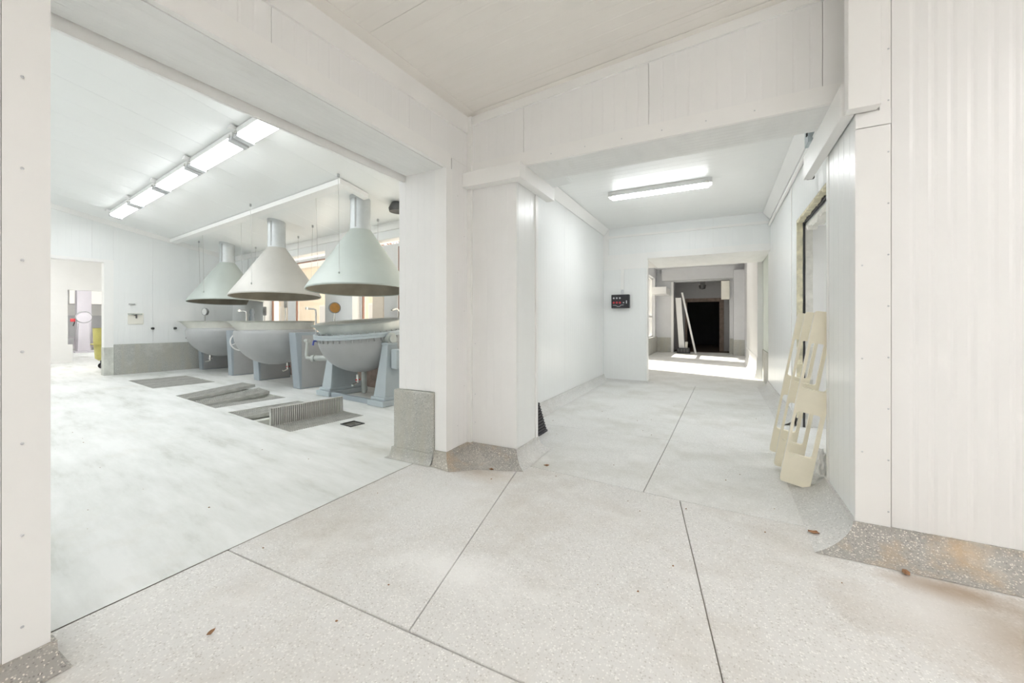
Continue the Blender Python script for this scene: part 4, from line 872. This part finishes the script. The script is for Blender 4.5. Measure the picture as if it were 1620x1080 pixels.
MB().box(0, 0, 0, 0.27, 0.14, 0.68).build('case', CREAMW, o, bevel=0.01); MB().box(0.02, -0.008, 0.02, 0.25, 0, 0.66).build('door', CREAMW, o)
o = thing('bulkhead_lamp', 'dark caged lamp on the lintel inside the far doorway', 'lamp', (-0.58, 17.0, 2.60))
MB().lathe([(0.001, 0), (0.13, 0), (0.10, -0.14), (0.001, -0.17)], 18).build('cage', DARKM, o); MB().box(-0.09, -0.09, 0, 0.09, 0.09, 0.18).build('mount', DARKM, o)

# ---------------- cream ladder-like plastic frames leaning right of the corridor
def frame_piece(label, xb, yb_, xt, zt=1.24, w=0.18, d=0.045, yaw=-0.10):
    t = thing('plastic_pallet_frame', label, 'frame', (xb, yb_, 0.035), 0, 'cream plastic frames leaning by the torn doorway')
    L = zt; lean = math.atan2(xt - xb, zt)
    t.rotation_euler = (Matrix.Rotation(yaw, 3, 'Z') @ Matrix.Rotation(lean, 3, 'Y')).to_euler()
    L = zt / math.cos(lean)
    r1, r2, r3 = 0.205, 0.165, 0.20     # bottom rail, mid rail, top rail
    z1, z2 = 0.53, 0.70
    s = 0.024
    holes_ = [(0.215, 0.53), (0.70, 1.03)]
    def rrect(x0, z0, x1, z1_, r, n=5):
        pts = []
        for (cx_, cz_, a0) in ((x1 - r, z1_ - r, 0), (x0 + r, z1_ - r, 90), (x0 + r, z0 + r, 180), (x1 - r, z0 + r, 270)):
            for k in range(n + 1):
                a = math.radians(a0 + 90 * k / n); pts.append((cx_ + r * math.cos(a), cz_ + r * math.sin(a)))
        return pts
    bm = bmesh.new()
    def loop(pts, y): return [bm.verts.new((x, y, z)) for x, z in pts]
    outer = rrect(0, 0, w, L, 0.018)
    hs = [rrect(0.016, a, w - s, b, 0.018) for a, b in holes_]
    for y in (0.0, d):
        edges = []
        for pts in [outer] + hs:
            vs = loop(pts, y)
            for i in range(len(vs)): edges.append(bm.edges.new((vs[i], vs[(i + 1) % len(vs)])))
        bmesh.ops.triangle_fill(bm, use_beauty=True, use_dissolve=False, edges=edges)
    bm.verts.ensure_lookup_table()
    n0 = 0; half = len(bm.verts) // 2
    for pts in [outer] + hs:
        k = len(pts)
        for i in range(k):
            a, b = n0 + i, n0 + (i + 1) % k
            bm.faces.new((bm.verts[a], bm.verts[b], bm.verts[half + b], bm.verts[half + a]))
        n0 += k
    bmesh.ops.recalc_face_normals(bm, faces=bm.faces)
    me = bpy.data.meshes.new('face_frame'); bm.to_mesh(me); bm.free(); me.materials.append(CREAM)
    o = bpy.data.objects.new('face_frame', me); COL.objects.link(o); o.parent = t
    MB().box(-0.003, 0.008, 0.03, 0.0, d - 0.008, L - 0.03).build('side_strip', CREAMW, t)
    return t
frame_piece('nearest cream plastic frame of the three leaning by the pillar', 0.391, 3.48, 0.600)
frame_piece('middle cream plastic frame, half hidden behind the nearest one', 0.392, 3.83, 0.600)
frame_piece('rearmost cream plastic frame, in front of the torn doorway', 0.399, 4.23, 0.610)

# crumpled film beside the frames
bm = bmesh.new(); bmesh.ops.create_icosphere(bm, subdivisions=3, radius=0.075); rnd = random.Random(11)
for v in bm.verts:
    k = 0.72 + 0.45 * rnd.random(); v.co = Vector((v.co.x * 0.55 * k, v.co.y * 0.9 * k, max(-0.05, v.co.z * 1.7 * k)))
me = bpy.data.meshes.new('plastic_film'); bm.to_mesh(me); bm.free(); me.materials.append(WHITEP)
o = bpy.data.objects.new('plastic_film', me); COL.objects.link(o); o.location = (0.675, 3.70, 0.115); tag(o, 'crumpled pale plastic film on the floor behind the leaning frames', 'plastic film')

# ---------------- black perforated crate behind the column
t = thing('black_basket', 'black ventilated plastic crate standing upside down behind the column', 'crate', (-1.665, 3.70, 0.003))
Wc, Hc, SH = 0.26, 0.30, 0.30
def tap_mb(m): m.v = [(x - SH * z, y, z) for x, y, z in m.v]; return m
m = MB()
for k in range(11): m.box(-Wc, 0.002, 0.028 * k, 0.0, 0.012, 0.028 * k + 0.013).box(-0.010, 0.0, 0.028 * k, 0.0, 0.30, 0.028 * k + 0.013)
for k in range(10): m.box(-0.028 * k - 0.009, 0.0, 0, -0.028 * k, 0.012, Hc)
for k in range(11): m.box(-0.012, 0.028 * k, 0, -0.002, 0.028 * k + 0.009, Hc)
tap_mb(m).build('mesh_wall', BLACK, t, kind='stuff')
tap_mb(MB().box(-Wc, 0.0, Hc - 0.012, 0.0, 0.30, Hc)).build('base', BLACK, t)
tap_mb(MB().box(-Wc, -0.006, 0, 0.006, 0.016, 0.02).box(-0.012, 0.016, 0, 0.006, 0.30, 0.02)).build('rim', BLACK, t)

# ---------------- litter on the floor
def litter(label, x, y, z, s, name='dry_leaf'):
    rnd = random.Random(int(x * 1000 + y * 77)); bm = bmesh.new()
    n = 7; vs = [bm.verts.new((s * (0.6 + 0.5 * rnd.random()) * math.cos(2 * PI * k / n), 0.55 * s * (0.6 + 0.5 * rnd.random()) * math.sin(2 * PI * k / n), 0.004 + 0.012 * rnd.random())) for k in range(n)]
    c = bm.verts.new((0, 0, 0.018)); d_ = bm.verts.new((0, 0, 0.0))
    for k in range(n): bm.faces.new((vs[k], vs[(k + 1) % n], c)); bm.faces.new((vs[(k + 1) % n], vs[k], d_))
    me = bpy.data.meshes.new(name); bm.to_mesh(me); bm.free(); me.materials.append(LITTER)
    o = bpy.data.objects.new(name, me); COL.objects.link(o); o.location = (x, y, z); o.rotation_euler = (0, 0, rnd.random() * 3); tag(o, label, 'leaf', 'dry leaves on the floor')
litter('brown dry leaf on the coving in front of the column', -1.60, 2.70, 0.02, 0.026)
litter('brown dry leaf on the floor right of the column corner', -1.26, 3.02, 0.004, 0.03)
litter('rust brown scrap on the floor at the end of the oblique joint by the pillar', 0.47, 2.76, 0.004, 0.034)
litter('small brown leaf lying alone on the left foreground terrazzo', -1.72, 0.80, 0.004, 0.019)
litter('dark brown debris in the corner below the ribbed wall', 0.78, 2.52, 0.003, 0.03)

mb = MB(); rnd = random.Random(3)
for k in range(60):
    x, y = rnd.uniform(-2.2, 0.6), rnd.uniform(0.9, 6.5)
    if k > 44: x, y = l2w(rnd.uniform(-7, -3), rnd.uniform(0.2, 2.0))
    s_ = rnd.uniform(0.002, 0.005); mb.hexa([(x - s_, y - s_, 0.001), (x + s_, y - s_ * 0.6, 0.001), (x + s_, y + s_, 0.001), (x - s_ * 0.4, y + s_, 0.001)], [(x - s_ * 0.5, y - s_ * 0.5, s_), (x + s_ * 0.5, y - s_ * 0.4, s_), (x + s_ * 0.4, y + s_ * 0.5, s_), (x - s_ * 0.3, y + s_ * 0.5, s_)])
o = mb.build('floor_crumbs', LITTER); tag(o, 'tiny brown crumbs scattered over the terrazzo floor', 'dirt', None, 'stuff')

# ---------------- outside: facade and bare tree seen through the windows
t = lthing('neighbour_building', 'peach rendered building seen through the kettle room windows', 'building', -23.0, 13.5)
MB().box(-15, 0, -0.2, 11.5, 4, 4.6).build('wall', PEACH, t); MB().box(-15.3, -0.3, 4.6, 11.8, 4.2, 4.85).build('eaves', FRAMEW, t)
for x in (-11, -6, -1, 4, 8):
    wv_ = MB().box(x, -0.03, 0.8, x + 1.2, 0.02, 2.2).build('window', FRAMEW, t); MB().box(x + 0.08, -0.04, 0.88, x + 1.12, -0.03, 2.12).build('pane', GREYWL, wv_)
t = lthing('bare_tree', 'bare branched tree outside the window behind the nearest hood', 'tree', -9.3, 8.4, -0.15)
MB().tube([(0, 0, 0), (0.05, 0, 1.2), (0.0, 0.1, 2.4), (0.15, 0, 4.2)], [0.14, 0.11, 0.09, 0.04], 8).build('trunk', BARK, t, smooth=True)
for k in range(34):
    rnd = random.Random(k); a = rnd.random() * 2 * PI; z = 1.3 + rnd.random() * 2.2; L_ = 0.8 + rnd.random() * 1.2
    p0 = Vector((0.05, 0.05, z)); p1 = p0 + Vector((math.cos(a) * L_ * 0.5, math.sin(a) * L_ * 0.5, 0.25 * L_)); p2 = p0 + Vector((math.cos(a + 0.3) * L_, math.sin(a + 0.3) * L_, 0.7 * L_))
    br = MB().tube([p0, p1, p2], [0.035, 0.022, 0.008], 6)
    for q in range(3):
        e = p1 + (p2 - p1) * (q / 3); br.tube([e, e + Vector((rnd.uniform(-.5, .5), rnd.uniform(-.5, .5), rnd.uniform(.1, .5)))], [0.012, 0.004], 5)
    br.build('branch', BARK, t)
